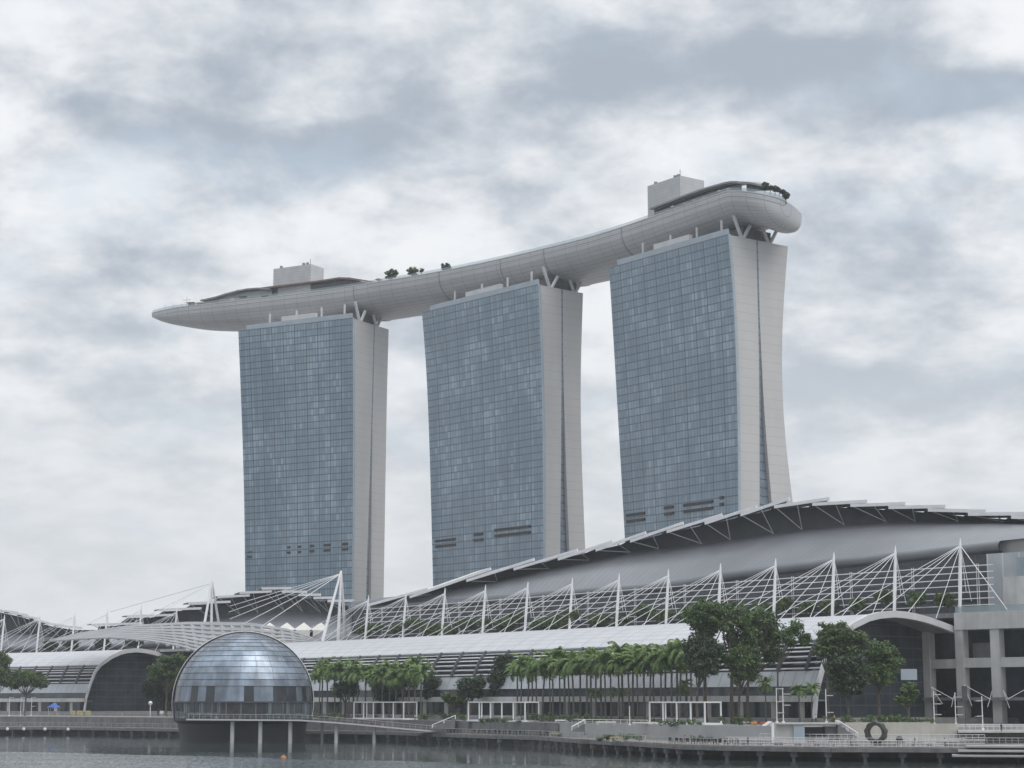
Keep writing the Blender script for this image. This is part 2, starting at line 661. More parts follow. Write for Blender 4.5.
MT['foliage_light'] = foliage('foliage_light', (.040, .075, .022), (.125, .19, .055))
MT['palm'] = foliage('palm_leaf', (.048, .095, .024), (.185, .285, .068), .35)
MT['bark'] = plain('bark', (.085, .075, .062), .9, var=.3, scale=2.0)
MT['palm_bark'] = plain('palm_bark', (.105, .10, .092), .9, var=.25, scale=1.5)
MT['blue'] = plain('blue_canvas', (.05, .13, .42), .7, var=.1)
MT['yellow'] = plain('straw_yellow', (.42, .36, .17), .8, var=.2, scale=1.0)
MT['orange'] = plain('orange_plastic', (.60, .22, .07), .6, var=.1)
MT['red'] = plain('red_cloth', (.38, .09, .07), .7, var=.1)
MT['brown'] = plain('brown_timber', (.16, .09, .05), .6, var=.2)
MT['skin'] = plain('skin', (.36, .22, .16), .6, var=.05)
MT['clothes_dark'] = plain('dark_clothes', (.03, .03, .04), .8)
MT['clothes_pale'] = plain('pale_clothes', (.5, .5, .5), .8)

# ------------------------------------------------------------------ setting: water, land, decks
def colpt(x, Y, z):
    return Vector(((x - 512) / FPX * (Y * CP + (z - HC) * SP), Y, z))


wb = MB()
wb.quad((-2800, -300, 0), (2800, -300, 0), (2800, 3000, 0), (-2800, 3000, 0))
struct(wb.build('water', MT['water']))

SHORE = PL([(x, 18050 / (y - 702)) for x, y in ((-80, 727), (50, 727.4), (105, 728), (165, 729), (215, 730), (300, 731), (350, 731.5),
            (385, 732), (440, 734), (500, 736), (535, 736.8), (580, 740), (640, 743), (683, 745.5), (720, 746.5), (830, 748), (900, 748), (960, 748.5), (1060, 749))])
WALL = PL([(x, SHORE(x) + d) for x, d in ((-80, 12), (50, 12), (105, 12), (165, 12), (300, 10), (385, 7), (440, 10), (500, 12), (580, 20), (640, 34), (683, 42), (720, 38), (830, 30), (960, 38), (1060, 45))])
DECK_Z, TERR_Z, MALL_Z = 3.0, 6.5, 8.0
_f = []
for i in range(-8, 101):
    k = i / 4
    p = M(k, 56 if k > .3 else 64, MALL_Z)
    _f.append((proj(p)[0], p.y))
FOOT = PL([q for q in _f if -200 < q[0] < 845] + [(-700, 880), (850, 470), (957, 505), (1700, 470)])
cols = [-700, -400, -200] + list(range(-80, 1100, 20)) + [1200, 1400, 1700]
tm = MB()
tm.plate([[colpt(x, WALL(x) - .3, TERR_Z) for x in cols], [colpt(x, FOOT(x) + 2, TERR_Z) for x in cols]], 8.0)
struct(tm.build('terrace', MT['paving']))
um = MB()
um.plate([[colpt(x, FOOT(x), MALL_Z) for x in cols], [colpt(x, 900 + 0 * x, MALL_Z) for x in cols], [colpt(x, 2900, MALL_Z) for x in cols]], 9.0)
struct(um.build('ground', MT['paving']))


def boardwalk(x0, x1, label_side):
    xs = [x0 + (x1 - x0) * i / 40 for i in range(41)]
    e = thing('boardwalk', 'long low %s boardwalk on concrete piles along the water' % label_side, 'boardwalk', colpt((x0 + x1) / 2, SHORE((x0 + x1) / 2), 0))
    m = MB()
    m.plate([[colpt(x, SHORE(x), DECK_Z) for x in xs], [colpt(x, WALL(x) - .2, DECK_Z) for x in xs]], .45)
    m.build('deck', MT['timber'], e)
    m = MB()
    for a, b in zip(xs, xs[1:]):
        p, q = colpt(a, SHORE(a) - .25, 2.35), colpt(b, SHORE(b) - .25, 2.35)
        m.bar(p, q, .45, .8)
    m.build('edge_beam', MT['concrete_dark'], e)
    L, last, n = 0, None, 0
    for i in range(1, 2000):
        x = x0 + (x1 - x0) * i / 2000
        p = colpt(x, SHORE(x) + 1.4, 0)
        if last is None or (p - last).length > 7.5:
            last = p
            c = MB()
            c.box(p.x - .7, p.x + .7, p.y - .6, p.y + .6, .9, 1.95)
            c.tube([(p.x, p.y, -2), (p.x, p.y, 1.2)], .38, 10)
            c.build('pile', MT['concrete_dark'], e)
    return e


boardwalk(-140, 178, 'western')
boardwalk(300, 1150, 'eastern')


def railing(x0, x1, Yf, z, label, h=1.2, n=30, mat='rail_grey'):
    xs = [x0 + (x1 - x0) * i / n for i in range(n + 1)]
    zf = z if callable(z) else (lambda x: z)
    P = [colpt(x, Yf(x), zf(x)) for x in xs]
    e = thing('railing', label, 'railing', P[n // 2], 'railings along the waterfront')
    for hh, name, r in ((h, 'top_rail', .075), (h * .55, 'middle_rail', .035), (.15, 'bottom_rail', .035)):
        m = MB()
        m.tube([p + Vector((0, 0, hh)) for p in P], r, 6)
        m.build(name, MT[mat], e)
    pm = MB()
    pm.box(-.05, .05, -.05, .05, 0, h)
    me = pm.build('post', MT[mat], None)
    me.parent = e
    me.location = P[0] - P[n // 2]
    for p in P[1:]:
        c = me.copy()
        COL.objects.link(c)
        c.parent = e
        c.location = p - P[n // 2]
    return e


# ------------------------------------------------------------------ the three towers
Z_T = at(728, 234.6, 748).z
TOWER = {}


def tower(key, label, R, L, west_r, west_l, gap_l, gap_r, east_r, bays, seed, bands):
    R0, L0 = atz(R[0], R[1], Z_T), atz(L[0], L[1], Z_T)
    W = (L0.xy - R0.xy).length
    t = Vector(((L0.x - R0.x) / W, (L0.y - R0.y) / W, 0))
    n = Vector((-t.y, t.x, 0))
    if n.y < 0:
        n = -n
    root = thing('hotel_tower', label, 'tower', (R0 + t * W / 2 + n * 18).xy.to_3d() + Vector((0, 0, MALL_Z)), 'three hotel towers under the sky deck')
    zs = [MALL_Z + (Z_T - MALL_Z) * i / 16 for i in range(17)]

    def offs(base, curve):
        out = []
        o = 0.0
        c = PL(curve)
        for z in reversed(zs):
            for _ in range(5):
                p = base.xy.to_3d() + n * o + Vector((0, 0, z))
                x, y = proj(p)
                x2, _y = proj(p + n)
                o += (c(y) - x) / (x2 - x)
            out.append(o)
        out = out[::-1]
        # below the mall roofs nothing is seen: keep the last visible slope
        vis = [i for i, z in enumerate(zs) if proj(base.xy.to_3d() + Vector((0, 0, z)))[1] < curve[-1][0]]
        i0 = vis[0]
        for i in range(i0 - 1, -1, -1):
            out[i] = out[i0] + (out[i0] - out[i0 + 2]) / 2 * (i0 - i)
        for _ in range(2):
            out = [out[0]] + [(a + 2 * b + c2) / 4 for a, b, c2 in zip(out, out[1:], out[2:])] + [out[-1]]
        return out
    wr, wl = offs(R0, west_r), offs(L0, west_l)
    gl, gr, er = offs(R0, gap_l), offs(R0, gap_r), offs(R0, east_r)
    base_r, base_l = R0.xy.to_3d(), L0.xy.to_3d()

    def pr(i, o, s=0.0):
        return base_r + t * s + n * o + Vector((0, 0, zs[i]))

    def pl(i, o):
        return base_l + n * o + Vector((0, 0, zs[i]))
    # glass front: a ruled surface between the two leaning edges, standing a little proud of the end wall as a fin
    m = MB()
    N = 24
    rows, uvs = [], []
    zx = zs + [Z_T + .01]
    for i in range(len(zs)):
        a, b = pr(i, wr[i] - .6, -1.1), pl(i, wl[i] - .6)
        rows.append([a.lerp(b, j / N) for j in range(N + 1)])
        uvs.append([(W * j / N, zs[i]) for j in range(N + 1)])
    m.grid(rows, uvs)
    m.build('glass_facade', curtain_wall('curtain_wall_%d' % seed, W / bays, 3.3, seed), root)
    m = MB()
    ft = [Vector(r[0]) for r in rows]
    for p, q in zip(ft, ft[1:]):
        m.bar(p + n * .3, q + n * .3, 1.2, .35, up=t)
    m.build('edge_fin', MT['pale_blue'], root)

    def slab(name, fo, bo, fl, bl, mat):
        m = MB()
        loops = []
        for i in range(len(zs)):
            loops.append([pr(i, fo[i]), pr(i, bo[i]), pl(i, bl[i]), pl(i, fl[i])])
        uvw = []
        for i in range(len(zs)):
            uvw.append((zs[i], fo[i], bo[i]))
        g = lambda ia, ib: m.grid([[lp[ia], lp[ib]] for lp in loops], [[(0 if ia in (0,) else 30, zs[i]), (30 if ia in (0,) else 90, zs[i])] for i in range(len(zs))])
        g(0, 1)
        g(1, 2)
        g(2, 3)
        g(3, 0)
        b = m.add(loops[-1], ((0, 1, 2, 3),))
        o = m.build(name, mat, root)
        return o
    gll = [g + (a - b) for g, a, b in zip(gl, wl, wr)]
    slab('front_slab', wr, gl, wl, gll, MT['slab'])
    slab('rear_slab', gr, er, gr, er, MT['slab'])
    m = MB()
    for i in range(len(zs) - 1):
        m.grid([[pr(i, gl[i] + .02, 1.6), pr(i, gr[i] - .02, 1.6)], [pr(i + 1, gl[i + 1] + .02, 1.6), pr(i + 1, gr[i + 1] - .02, 1.6)]],
               [[(0, zs[i]), (1, zs[i])], [(0, zs[i + 1]), (1, zs[i + 1])]])
    # a shadow joint is always open between the slabs, even where they touch
    for i in range(len(zs) - 1):
        m.grid([[pr(i, gl[i] - .45, -.03), pr(i, gl[i] + .45, -.03)], [pr(i + 1, gl[i + 1] - .45, -.03), pr(i + 1, gl[i + 1] + .45, -.03)]],
               [[(0, zs[i]), (1, zs[i])], [(0, zs[i + 1]), (1, zs[i + 1])]])
    m.build('gap_glazing', MT['gap_glass'], root)
    # parapet along the top of the glass, and the plant screen behind it
    o_t = wr[-1]
    A = pr(16, wr[-1] - .4, 0)
    B = pl(16, wl[-1] - .4)
    m = MB()
    a, b = A, A.lerp(B, .93)
    m.obox((a + b) / 2 + Vector((0, 0, 1.25)) + n * .6, (b - a) / 2, n * .5, (0, 0, 1.25))
    m.build('roof_parapet', MT['pale_blue'], root)
    m = MB()
    a, b = A.lerp(B, .33), A.lerp(B, .63)
    m.obox((a + b) / 2 + Vector((0, 0, 2.6)) + n * 2.5, (b - a) / 2, n * 1.0, (0, 0, 2.6))
    m.build('plant_screen', MT['offwhite'], root)
    for q in (.1, .3, .52, .76):
        m = MB()
        p = A.lerp(B, q) + n * 4
        m.tube([p, p + Vector((0, 0, 8))], .55, 8)
        m.build('roof_column', MT['offwhite'], root)
    for u0, u1, zc in bands:
        for dz in (0, 2.6):
            i = min(range(len(zs)), key=lambda q: abs(zs[q] - zc))
            oa, ob = wr[i], wl[i]
            a = base_r + n * (oa - .75) + Vector((0, 0, zc + dz))
            b = base_l + n * (ob - .75) + Vector((0, 0, zc + dz))
            m = MB()
            m.bar(a.lerp(b, u0), a.lerp(b, u1), .5, 1.15)
            m.build('louvre_strip', MT['black'], root)
    TOWER[key] = dict(R=R0, t=t, n=n, W=W, er=er[-1], gl=gl[-1], root=root)


MT['pale_blue'] = plain('pale_blue_glass', (.34, .40, .45), .25, var=.08, scale=.2)
tower(1, 'left hotel tower, blue glass front, slabs nearly closed, furthest from the camera', (352, 318), (239, 331),
      [(318, 352), (420, 352.6), (500, 352.2), (600, 351.5)], [(331, 239), (380, 241), (430, 243), (500, 245), (590, 246)],
      [(324, 374.4), (420, 372), (500, 369.5), (600, 366.4)], [(324, 374.6), (420, 372.4), (500, 371.6), (600, 371)],
      [(330, 388.7), (390, 387), (450, 386), (600, 383.6)], 10, 3,
      [(.03, .08, 85), (.19, .25, 85), (.34, .38, 85), (.46, .49, 85), (.56, .59, 85), (.93, .98, 84)])
tower(2, 'middle hotel tower, blue glass front between the two other towers', (537.5, 284.5), (422.5, 312.6),
      [(284, 538), (320, 540), (380, 542), (460, 543), (555, 543.3)], [(312, 422.8), (360, 427), (430, 430), (500, 432), (585, 434)],
      [(292, 562), (360, 562.4), (420, 562), (550, 561)], [(292, 562.4), (360, 563), (400, 564), (480, 566.5), (553, 569.4)],
      [(301, 583), (350, 581), (400, 580.4), (440, 581), (480, 582.4), (553, 585.4)], 10, 8,
      [(.10, .41, 87), (.52, .60, 86), (.77, .97, 85)])
tower(3, 'right hotel tower, nearest and tallest looking, with a flared rear slab', (728, 234.6), (610, 268),
      [(234, 728), (280, 732), (330, 735), (400, 737), (460, 738), (515, 738)], [(268, 610), (330, 614), (400, 618), (450, 621), (540, 626)],
      [(241, 757), (300, 758.5), (360, 760), (430, 760.4), (505, 760.4)], [(241, 757.4), (300, 759), (360, 761.5), (400, 763.4), (450, 767), (505, 772)],
      [(251, 788), (290, 784), (340, 781.6), (380, 781.6), (420, 783.4), (460, 787), (500, 793)], 10, 14,
      [(.11, .14, 90), (.20, .45, 89), (.54, .62, 89), (.80, .97, 88)])

# ------------------------------------------------------------------ the sky deck on top of them
Z_D = at(728, 191, 750).z
SKY = thing('sky_park', 'long pale boat-shaped sky deck resting across the tops of the three towers', 'sky deck', (0, 860, Z_D))
near_px = [(152, 313.5, .3, 2.0), (154, 312.6, 4, 3.4), (158, 311.4, 8, 5.2), (166, 309.6, 13, 7.4), (180, 307, 19, 9.6), (205, 304.4, 26, 11.8), (246, 299.6, 33, 13.4), (296, 294, 37, 14),
           (338, 288.6, 38, 14), (380, 281.6, 38, 14), (421, 275, 38, 14), (450, 269.6, 38, 14), (495, 260.4, 38, 14), (539, 250, 38, 14), (580, 240, 38, 14), (617, 229, 38, 14),
           (655, 216, 38, 14), (692, 203, 37, 13.2), (728, 191, 33, 12.0)]
ne = [atz(x, y, Z_D) for x, y, a, b in near_px]


def chaik(seq):
    out = [seq[0]]
    for a, b in zip(seq, seq[1:]):
        out += [a * .75 + b * .25, a * .25 + b * .75]
    return out + [seq[-1]]


class St(tuple):
    pass


dat = [(p, near_px[i][2], near_px[i][3]) for i, p in enumerate(ne)]
for _ in range(2):
    ps = chaik([d[0] for d in dat])
    ws = chaik([d[1] for d in dat])
    ds = chaik([d[2] for d in dat])
    dat = list(zip(ps, ws, ds))
stations = []
for i, (p, wd, dp) in enumerate(dat):
    a, b = dat[max(i - 1, 0)][0], dat[min(i + 1, len(dat) - 1)][0]
    t = (b - a)
    t.z = 0
    t.normalize()
    n = Vector((-t.y, t.x, 0))
    if n.y < 0:
        n = -n
    stations.append((p, p + n * wd, dp))
for i in range(len(stations)):
    a_, b_, d_ = stations[i]
    q = max(0.0, (i - len(stations) + 9) / 8)
    stations[i] = (a_, b_, d_)
stern_y = PL([(728, 191), (743, 191.2), (758, 193), (769, 195.4), (778, 198), (786, 201.4), (792, 205), (797, 209), (800, 213)])
n0, F0 = stations[-1][0], stations[-1][1]
F0 = Vector((F0.x, F0.y, n0.z))
cen, nrm = (n0 + F0) / 2, (F0 - n0).normalized()
outw = Vector((nrm.y, -nrm.x, 0))
if outw.y > 0:
    outw = -outw
drop = 0
for i in range(1, 13):
    th = math.pi / 2 * (1 - (1 - i / 12) ** 1.6)
    se = math.sin(th) ** .72 * 16.5
    hw = (F0 - n0).length / 2
    pa = cen - nrm * hw * math.cos(th) + outw * se
    pb = cen + nrm * hw * math.cos(th) + outw * se
    x, y = proj(pa)
    pa.z = solve_z(pa.x, pa.y, stern_y, Z_D)
    drop = Z_D - pa.z
    pb.z = solve_z(pb.x, pb.y, stern_y, Z_D)
    q = th / (math.pi / 2)
    stations.append((pa, pb, .4 + 11.6 * max(0.0, 1 - q ** 2.4) ** .5))
rows, uvs = [], []
u = 0
NS = 30
for i, (a, b, d) in enumerate(stations):
    if i:
        u += (a - stations[i - 1][0]).length
    c, h = (a + b) / 2, (b - a) / 2
    row, uvr = [], []
    band = min(2.3, d * .5)
    for j in range(NS + 3):
        if j == 0:
            p, v = a + Vector((0, 0, 0)), 0
        elif j == NS + 2:
            p, v = b + Vector((0, 0, 0)), 60
        else:
            ph = math.pi * (j - 1) / NS
            x = -math.copysign(abs(math.cos(ph)) ** .82, math.cos(ph))
            z = -band - (d - band) * abs(math.sin(ph)) ** .95
            p = c + h * x * 1.0 + Vector((0, 0, z))
            v = 2.4 + j * 1.6
        row.append(p)
        uvr.append((u, v))
    rows.append(row)
    uvs.append(uvr)
m = MB()
m.grid(rows, uvs)
m.build('hull', MT['hull'], SKY, smooth=True)
m = MB()
m.grid([[a + Vector((0, 0, -1.2)), b + Vector((0, 0, -1.2))] for a, b, d in stations])
m.build('deck', MT['timber'], SKY)
m = MB()
for (a, b, d), (a2, b2, d2) in zip(stations, stations[1:]):
    m.bar(a + Vector((0, 0, .05)), a2 + Vector((0, 0, .05)), .5, .35)
m.build('coping', MT['offwhite'], SKY)
m = MB()
m.grid([[a.lerp(b, .006), a.lerp(b, .006) + Vector((0, 0, 1.5))] for a, b, d in stations[2:]])
m.build('glass_balustrade', MT['rail_glass'], SKY)
m = MB()
for r, r2 in zip(rows[:-2], rows[1:-1]):
    m.bar(r[1] + Vector((0, 0, .05)), r2[1] + Vector((0, 0, .05)), .12, .3)
m.build('shadow_gap', MT['mid'], SKY)
# the movement joints between the deck sections
for xj in (353, 436, 503, 540, 617):
    i = min(range(len(stations)), key=lambda q: abs(proj(stations[q][0])[0] - xj))
    m = MB()
    r = rows[i]
    m.tube([p + Vector((0, 0, -.05)) for p in r], .22, 6)
    m.build('movement_joint', MT['mid'], SKY)


def station_at(x):
    i = min(range(len(stations)), key=lambda q: abs(proj(stations[q][0])[0] - x) + (1000 if q > len(dat) else 0))
    return stations[i]


def core(xl, xc, yc, xr, Yc, key, label_):
    T = TOWER[key]
    C = at(xc, yc, Yc)

    def length(dirv, xt):
        lo, hi = 0, 80
        for _ in range(40):
            mm = (lo + hi) / 2
            x = proj(C + dirv * mm)[0]
            if (x > xt) == (dirv is T['t']):
                lo = mm
            else:
                hi = mm
        return lo
    lt, ln = length(T['t'], xl), length(T['n'], xr)
    zb = Z_D - 1.2
    m = MB()
    c = C + T['t'] * lt / 2 + T['n'] * ln / 2
    m.obox((c.x, c.y, (C.z + zb) / 2), T['t'] * lt / 2, T['n'] * ln / 2, (0, 0, (C.z - zb) / 2))
    o = m.build('lift_core', MT['core'], SKY)
    o['label'] = label_
    m = MB()
    for q in (.15, .25, .85):
        p = C + T['t'] * lt * q + T['n'] * 2
        m.box(p.x - .7, p.x + .7, p.y - .7, p.y + .7, C.z, C.z + 1.5)
    m.tube([C + T['t'] + T['n'], C + T['t'] + T['n'] + Vector((0, 0, 3))], .15, 6)
    m.build('roof_vent', MT['mid'], o)


MT['core'] = lined('ribbed_core_cladding', (.47, .48, .49), (.40, .41, .42), 'z', 1.5, .2, rough=.5)
core(273.5, 311, 264, 323.8, 952, 1, 'pale box above the left tower')
core(647.5, 680, 175.5, 704, 802, 3, 'pale box above the right tower')


def roof_strip(name, curve, x0, x1, o0, o1, mat, glassy, step=4, th=.8):
    c = PL(curve)
    R1, R2, G1 = [], [], []
    x = x0
    while x <= x1:
        a, b, d = station_at(x)
        n = (b - a).normalized()
        p = a + n * o0
        z = solve_z(p.x, p.y, c, Z_D + 5)
        q = a + n * o1
        R1.append(Vector((p.x, p.y, z)))
        R2.append(Vector((q.x, q.y, z + .8)))
        G1.append(a + n * (o0 + 2.5))
        x += step
    keep = [0]
    for i in range(1, len(R1)):
        if (R1[i] - R1[keep[-1]]).length > .5:
            keep.append(i)
    R1, R2, G1 = [R1[i] for i in keep], [R2[i] for i in keep], [G1[i] for i in keep]
    m = MB()
    m.plate([R1, R2], th)
    m.build(name, mat, SKY)
    if glassy:
        m = MB()
        m.grid([[Vector((g.x, g.y, Z_D - 1.2)) for g in G1], [Vector((g.x, g.y, max(r.z - th, Z_D - 1))) for g, r in zip(G1, R1)]])
        m.build('pavilion_glazing', glassy, SKY)


MT['rust_roof'] = plain('rust_brown_roof', (.20, .135, .115), .6, var=.2)
roof_strip('pavilion_roof', [(640, 211.5), (668, 201), (690, 192.5), (705, 187.5), (722, 182.6), (729, 181)], 640, 729, 5, 15, MT['mid'], MT['dark_glass'])
roof_strip('pavilion_roof', [(232, 290.5), (262, 287.4), (275, 285.5), (300, 282.6), (321, 280), (342, 276.6), (355, 278), (368, 281)], 232, 368, 5, 15, MT['rust_roof'], MT['dark_glass'])
roof_strip('pavilion_roof', [(197, 300.4), (215, 296.6), (229, 292), (246, 288.4), (258, 287.4), (272, 288.5)], 197, 272, 4, 13, MT['mid'], MT['pale_glass'])
# small roof-terrace pieces between the bow and the left lift core
RT = random.Random(21)
for i in range(16):
    x = 192 + i * 5.2
    a, b, d = station_at(x)
    nn = (b - a).normalized()
    tt = Vector((-nn.y, nn.x, 0))
    p = a + nn * RT.uniform(1.5, 4.0)
    m = MB()
    hh = RT.uniform(.7, 2.6)
    m.obox(p + Vector((0, 0, hh / 2 - .8)), tt * RT.uniform(.8, 2.2), nn * .8, (0, 0, hh / 2 + .4))
    if i % 3 == 0:
        m.obox(p + Vector((0, 0, hh)), tt * 2.2, nn * 1.5, (0, 0, .12))
    m.build('terrace_booth', MT[('offwhite', 'dark', 'mid', 'rust_roof')[RT.randrange(4)]], SKY)
# parasols and screens on the deck between the towers and along the right-hand pavilion
for x in (372, 377, 660, 668, 676, 690, 700, 712, 722):
    a, b, d = station_at(x)
    nn = (b - a).normalized()
    p = a + nn * RT.uniform(2.0, 4.5)
    m = MB()
    m.tube([p - Vector((0, 0, 1.2)), p + Vector((0, 0, 2.2))], .12, 6)
    m.lathe([(1.7, 1.9), (.9, 2.4), (.01, 2.8)], p, 8)
    m.build('parasol', MT['rust_roof' if x < 400 else 'mid'], SKY)
# rooftop terrace round the right-hand end: curved canopy on the rounded stern
sp = []
for (x, y) in ((731, 181.4), (745, 181.8), (752, 183), (762, 186)):
    i = min(range(len(dat), len(stations)), key=lambda q: abs(proj(stations[q][0])[0] - x))
    a, b, d = stations[i]
    p = a + nrm * 2
    z = solve_z(p.x, p.y, PL([(x - 1, y), (x + 1, y)]), Z_D + 4)
    sp.append((Vector((p.x, p.y, z)), p + nrm * 6, a + nrm * 5))
m = MB()
m.plate([[s[0] for s in sp], [Vector((s[1].x, s[1].y, s[0].z + .8)) for s in sp]], .8)
m.build('pavilion_roof', MT['mid'], SKY)
m = MB()
m.grid([[Vector((s[2].x, s[2].y, Z_D - 1.2)) for s in sp], [Vector((s[2].x, s[2].y, s[0].z - .6)) for s in sp]])
m.build('pavilion_glazing', MT['dark_glass'], SKY)
# V-shaped steel legs that carry the deck on the end walls of the towers
for key in (1, 2, 3):
    T = TOWER[key]
    E = T['R'].xy.to_3d() + Vector((0, 0, Z_T))
    for o in (9.0, 24.0):
        for s in (-1, 1):
            m = MB()
            m.tube([E + T['n'] * o + T['t'] * 1.2 - Vector((0, 0, 1)), E + T['n'] * (o + s * 4.6) + T['t'] * 1.2 + Vector((0, 0, 9.0 if s < 0 else 6.0))], .75, 10)
            m.build('strut', MT['offwhite'], SKY)
    m = MB()
    c = E + T['n'] * 19 + T['t'] * 10
    m.obox(c + Vector((0, 0, 2.5)), T['t'] * 7, T['n'] * 8, (0, 0, 2.8))
    m.build('roof_plant', MT['dark'], SKY)
# masts and little flags on the bow
for x, y0, y1 in ((163, 309, 304), (170, 308, 303.5), (178, 307, 302), (184, 306, 295.5)):
    a, b, d = station_at(x)
    p = a.lerp(b, .12)
    zt = solve_z(p.x, p.y, PL([(x - 1, y1), (x + 1, y1)]), Z_D + 4)
    m = MB()
    m.tube([p + Vector((0, 0, -1)), (p.x, p.y, zt)], [.2, .1], 6)
    if x == 184:
        m.bar((p.x - 2.2, p.y, zt - 2.6), (p.x + 2.2, p.y, zt - 2.2), .25)
        m.bar((p.x - 1.6, p.y, zt - 4), (p.x + 2.0, p.y, zt - 3.4), .25)
    m.build('bow_mast', MT['offwhite'], SKY)

# ------------------------------------------------------------------ the vaulted waterfront arcades
BASE_PRO = [(-1, 31), (5, 32.5), (10, 33.6), (14, 34.2), (18, 34.6), (22, 34.7), (27, 34.2), (31, 33.3), (36, 31.3), (40, 29), (42, 27.6)]


def arcade(label, k0, k1, W, flare, glz_dk, gable_lines):
    def sc(k):
        f = max(0.0, 1 - (k - k0) / .9)
        return (W + flare * f * f) / 50
    root = thing('waterfront_arcade', label, 'arcade', M((k0 + k1) / 2, W * .6, MALL_Z))
    n = int((k1 - k0) / .125)
    ks = [k0 + (k1 - k0) * i / n for i in range(n + 1)]
    base = [M(k, 0) for k in ks]
    L = [0]
    for a, b in zip(base, base[1:]):
        L.append(L[-1] + (b - a).length)
    m = MB()
    vv = [0]
    for a, b in zip(BASE_PRO, BASE_PRO[1:]):
        vv.append(vv[-1] + math.hypot(b[0] - a[0], b[1] - a[1]))
    m.grid([[M(k, o * sc(k), z) for o, z in BASE_PRO] for k in ks], [[(L[i], v) for v in vv] for i in range(n + 1)])
    m.build('vault_roof', MT['vault'], root, smooth=True)
    m = MB()
    m.grid([[M(k, o * sc(k), z - .9) for o, z in BASE_PRO] for k in ks])
    m.build('vault_soffit', MT['mid'], root, smooth=True)
    # dark backing behind the louvres
    m = MB()
    bk = [(41.0, 27.4), (43.4, 24.0), (45.4, 19.8)]
    m.grid([[M(k, o * sc(k), z) for o, z in bk] for k in ks])
    m.build('louvre_backing', MT['dark_glass'], root)
    for q in range(6):
        f = (q + .6) / 6
        o, z = (42.2 + 2.4 * min(f * 2, 1) + 2.0 * max(0, f * 2 - 1), 27.4 - 3.1 * min(f * 2, 1) - 4.5 * max(0, f * 2 - 1))
        m = MB()
        m.plate([[M(k, (o - .5) * sc(k), z + .25) for k in ks], [M(k, (o + .45) * sc(k), z - .05) for k in ks]], .16)
        m.build('louvre', MT['offwhite'], root)
    kk = math.ceil(k0 * 2 + .3) / 2
    while kk < k1 - .1:
        m = MB()
        pts = [M(kk, o * sc(kk) + .35, z) for o, z in ((42, 27.7), (44.6, 24.5), (46.7, 19.9))]
        for a, b in zip(pts, pts[1:]):
            m.bar(a, b, .9, .7)
        m.build('rib', MT['dark'], root)
        m = MB()
        a = M(kk, 48.9 * sc(kk), MALL_Z)
        m.box(a.x - .6, a.x + .6, a.y - .6, a.y + .6, MALL_Z, 12.1)
        m.build('column', MT['concrete'], root)
        kk += .5
    for name, (oa, za), (ob, zb), mat in (('slanted_glazing', (46.8, 19.75), (48.7, 15.9), 'pale_pan'), ('upper_glazing', (48.3, 15.9), (48.3, 13.5), 'dark_glass'),
                                          ('shop_front', (45.8, 12.05), (45.8, 8.0), 'dark_glass')):
        m = MB()
        m.grid([[M(k, oa * sc(k), za), M(k, ob * sc(k), zb)] for k in ks], [[(L[i], 0), (L[i], 4)] for i in range(n + 1)])
        m.build(name, MT[mat], root)
    m = MB()
    for a, b in zip(ks, ks[1:]):
        m.bar(M(a, 49.2 * sc(a), 12.8), M(b, 49.2 * sc(b), 12.8), 1.4, 1.55)
    m.build('canopy_band', MT['concrete'], root)
    m = MB()
    m.plate([[M(k, 45 * sc(k), 12.6) for k in ks], [M(k, 49 * sc(k), 12.6) for k in ks]], .4)
    m.build('walkway_roof', MT['concrete_dark'], root)
    # rolled edge gutter
    m = MB()
    for a, b in zip(ks, ks[1:]):
        m.bar(M(a, 42.3 * sc(a), 27.45), M(b, 42.3 * sc(b), 27.45), .7, .5)
    m.build('gutter', MT['mid'], root)
    # open end of the vault: rim and recessed glazing
    full = BASE_PRO + [(44.6, 24.5), (46.4, 20.5), (47.8, 16.8), (48.9, 13.4), (49.6, 8.0)]
    s0 = sc(k0)
    m = MB()
    dk = .55 / 22
    ring = []
    for i, (o, z) in enumerate(full):
        a, b = full[max(i - 1, 0)], full[min(i + 1, len(full) - 1)]
        tx, tz = b[0] - a[0], b[1] - a[1]
        l = math.hypot(tx, tz)
        nx, nz = -tz / l, tx / l            # points inwards/outwards
        out = (o + (-nx if nx < 0 else nx) * 0, z)
        ox, oz = nx * (.16 + .34 * abs(nz)), nz * (.16 + .34 * abs(nz))
        if oz < 0 or (abs(oz) < .05 and ox < 0):
            ox, oz = -ox, -oz
        ring.append((o, z, ox, oz))
    P = lambda k, o, z: M(k, o, z)
    rows = []
    for o, z, ox, oz in ring:
        oo, oi = (o * s0 + ox, z + oz), (o * s0 - ox * (1.0 + 3.0 * abs(oz)), z - oz * (1.0 + 3.0 * abs(oz)))
        rows.append([P(k0 - dk, *oo), P(k0 + dk, *oo), P(k0 + dk, *oi), P(k0 - dk, *oi)])
    m.grid(rows, closed=True)
    m.build('end_arch', MT['cream'] if False else MT['offwhite'], root, smooth=False)
    kg = k0 + glz_dk
    m = MB()
    top = [(o * sc(kg), z - .9) for o, z in full if z > 9]
    rr = [[M(kg, o, MALL_Z) for o, z in top], [M(kg, o, z) for o, z in top]]
    m.grid(rr, [[(o, 0) for o, z in top], [(o, z - MALL_Z) for o, z in top]])
    m.build('end_glazing', MT['gable'], root)
    return root


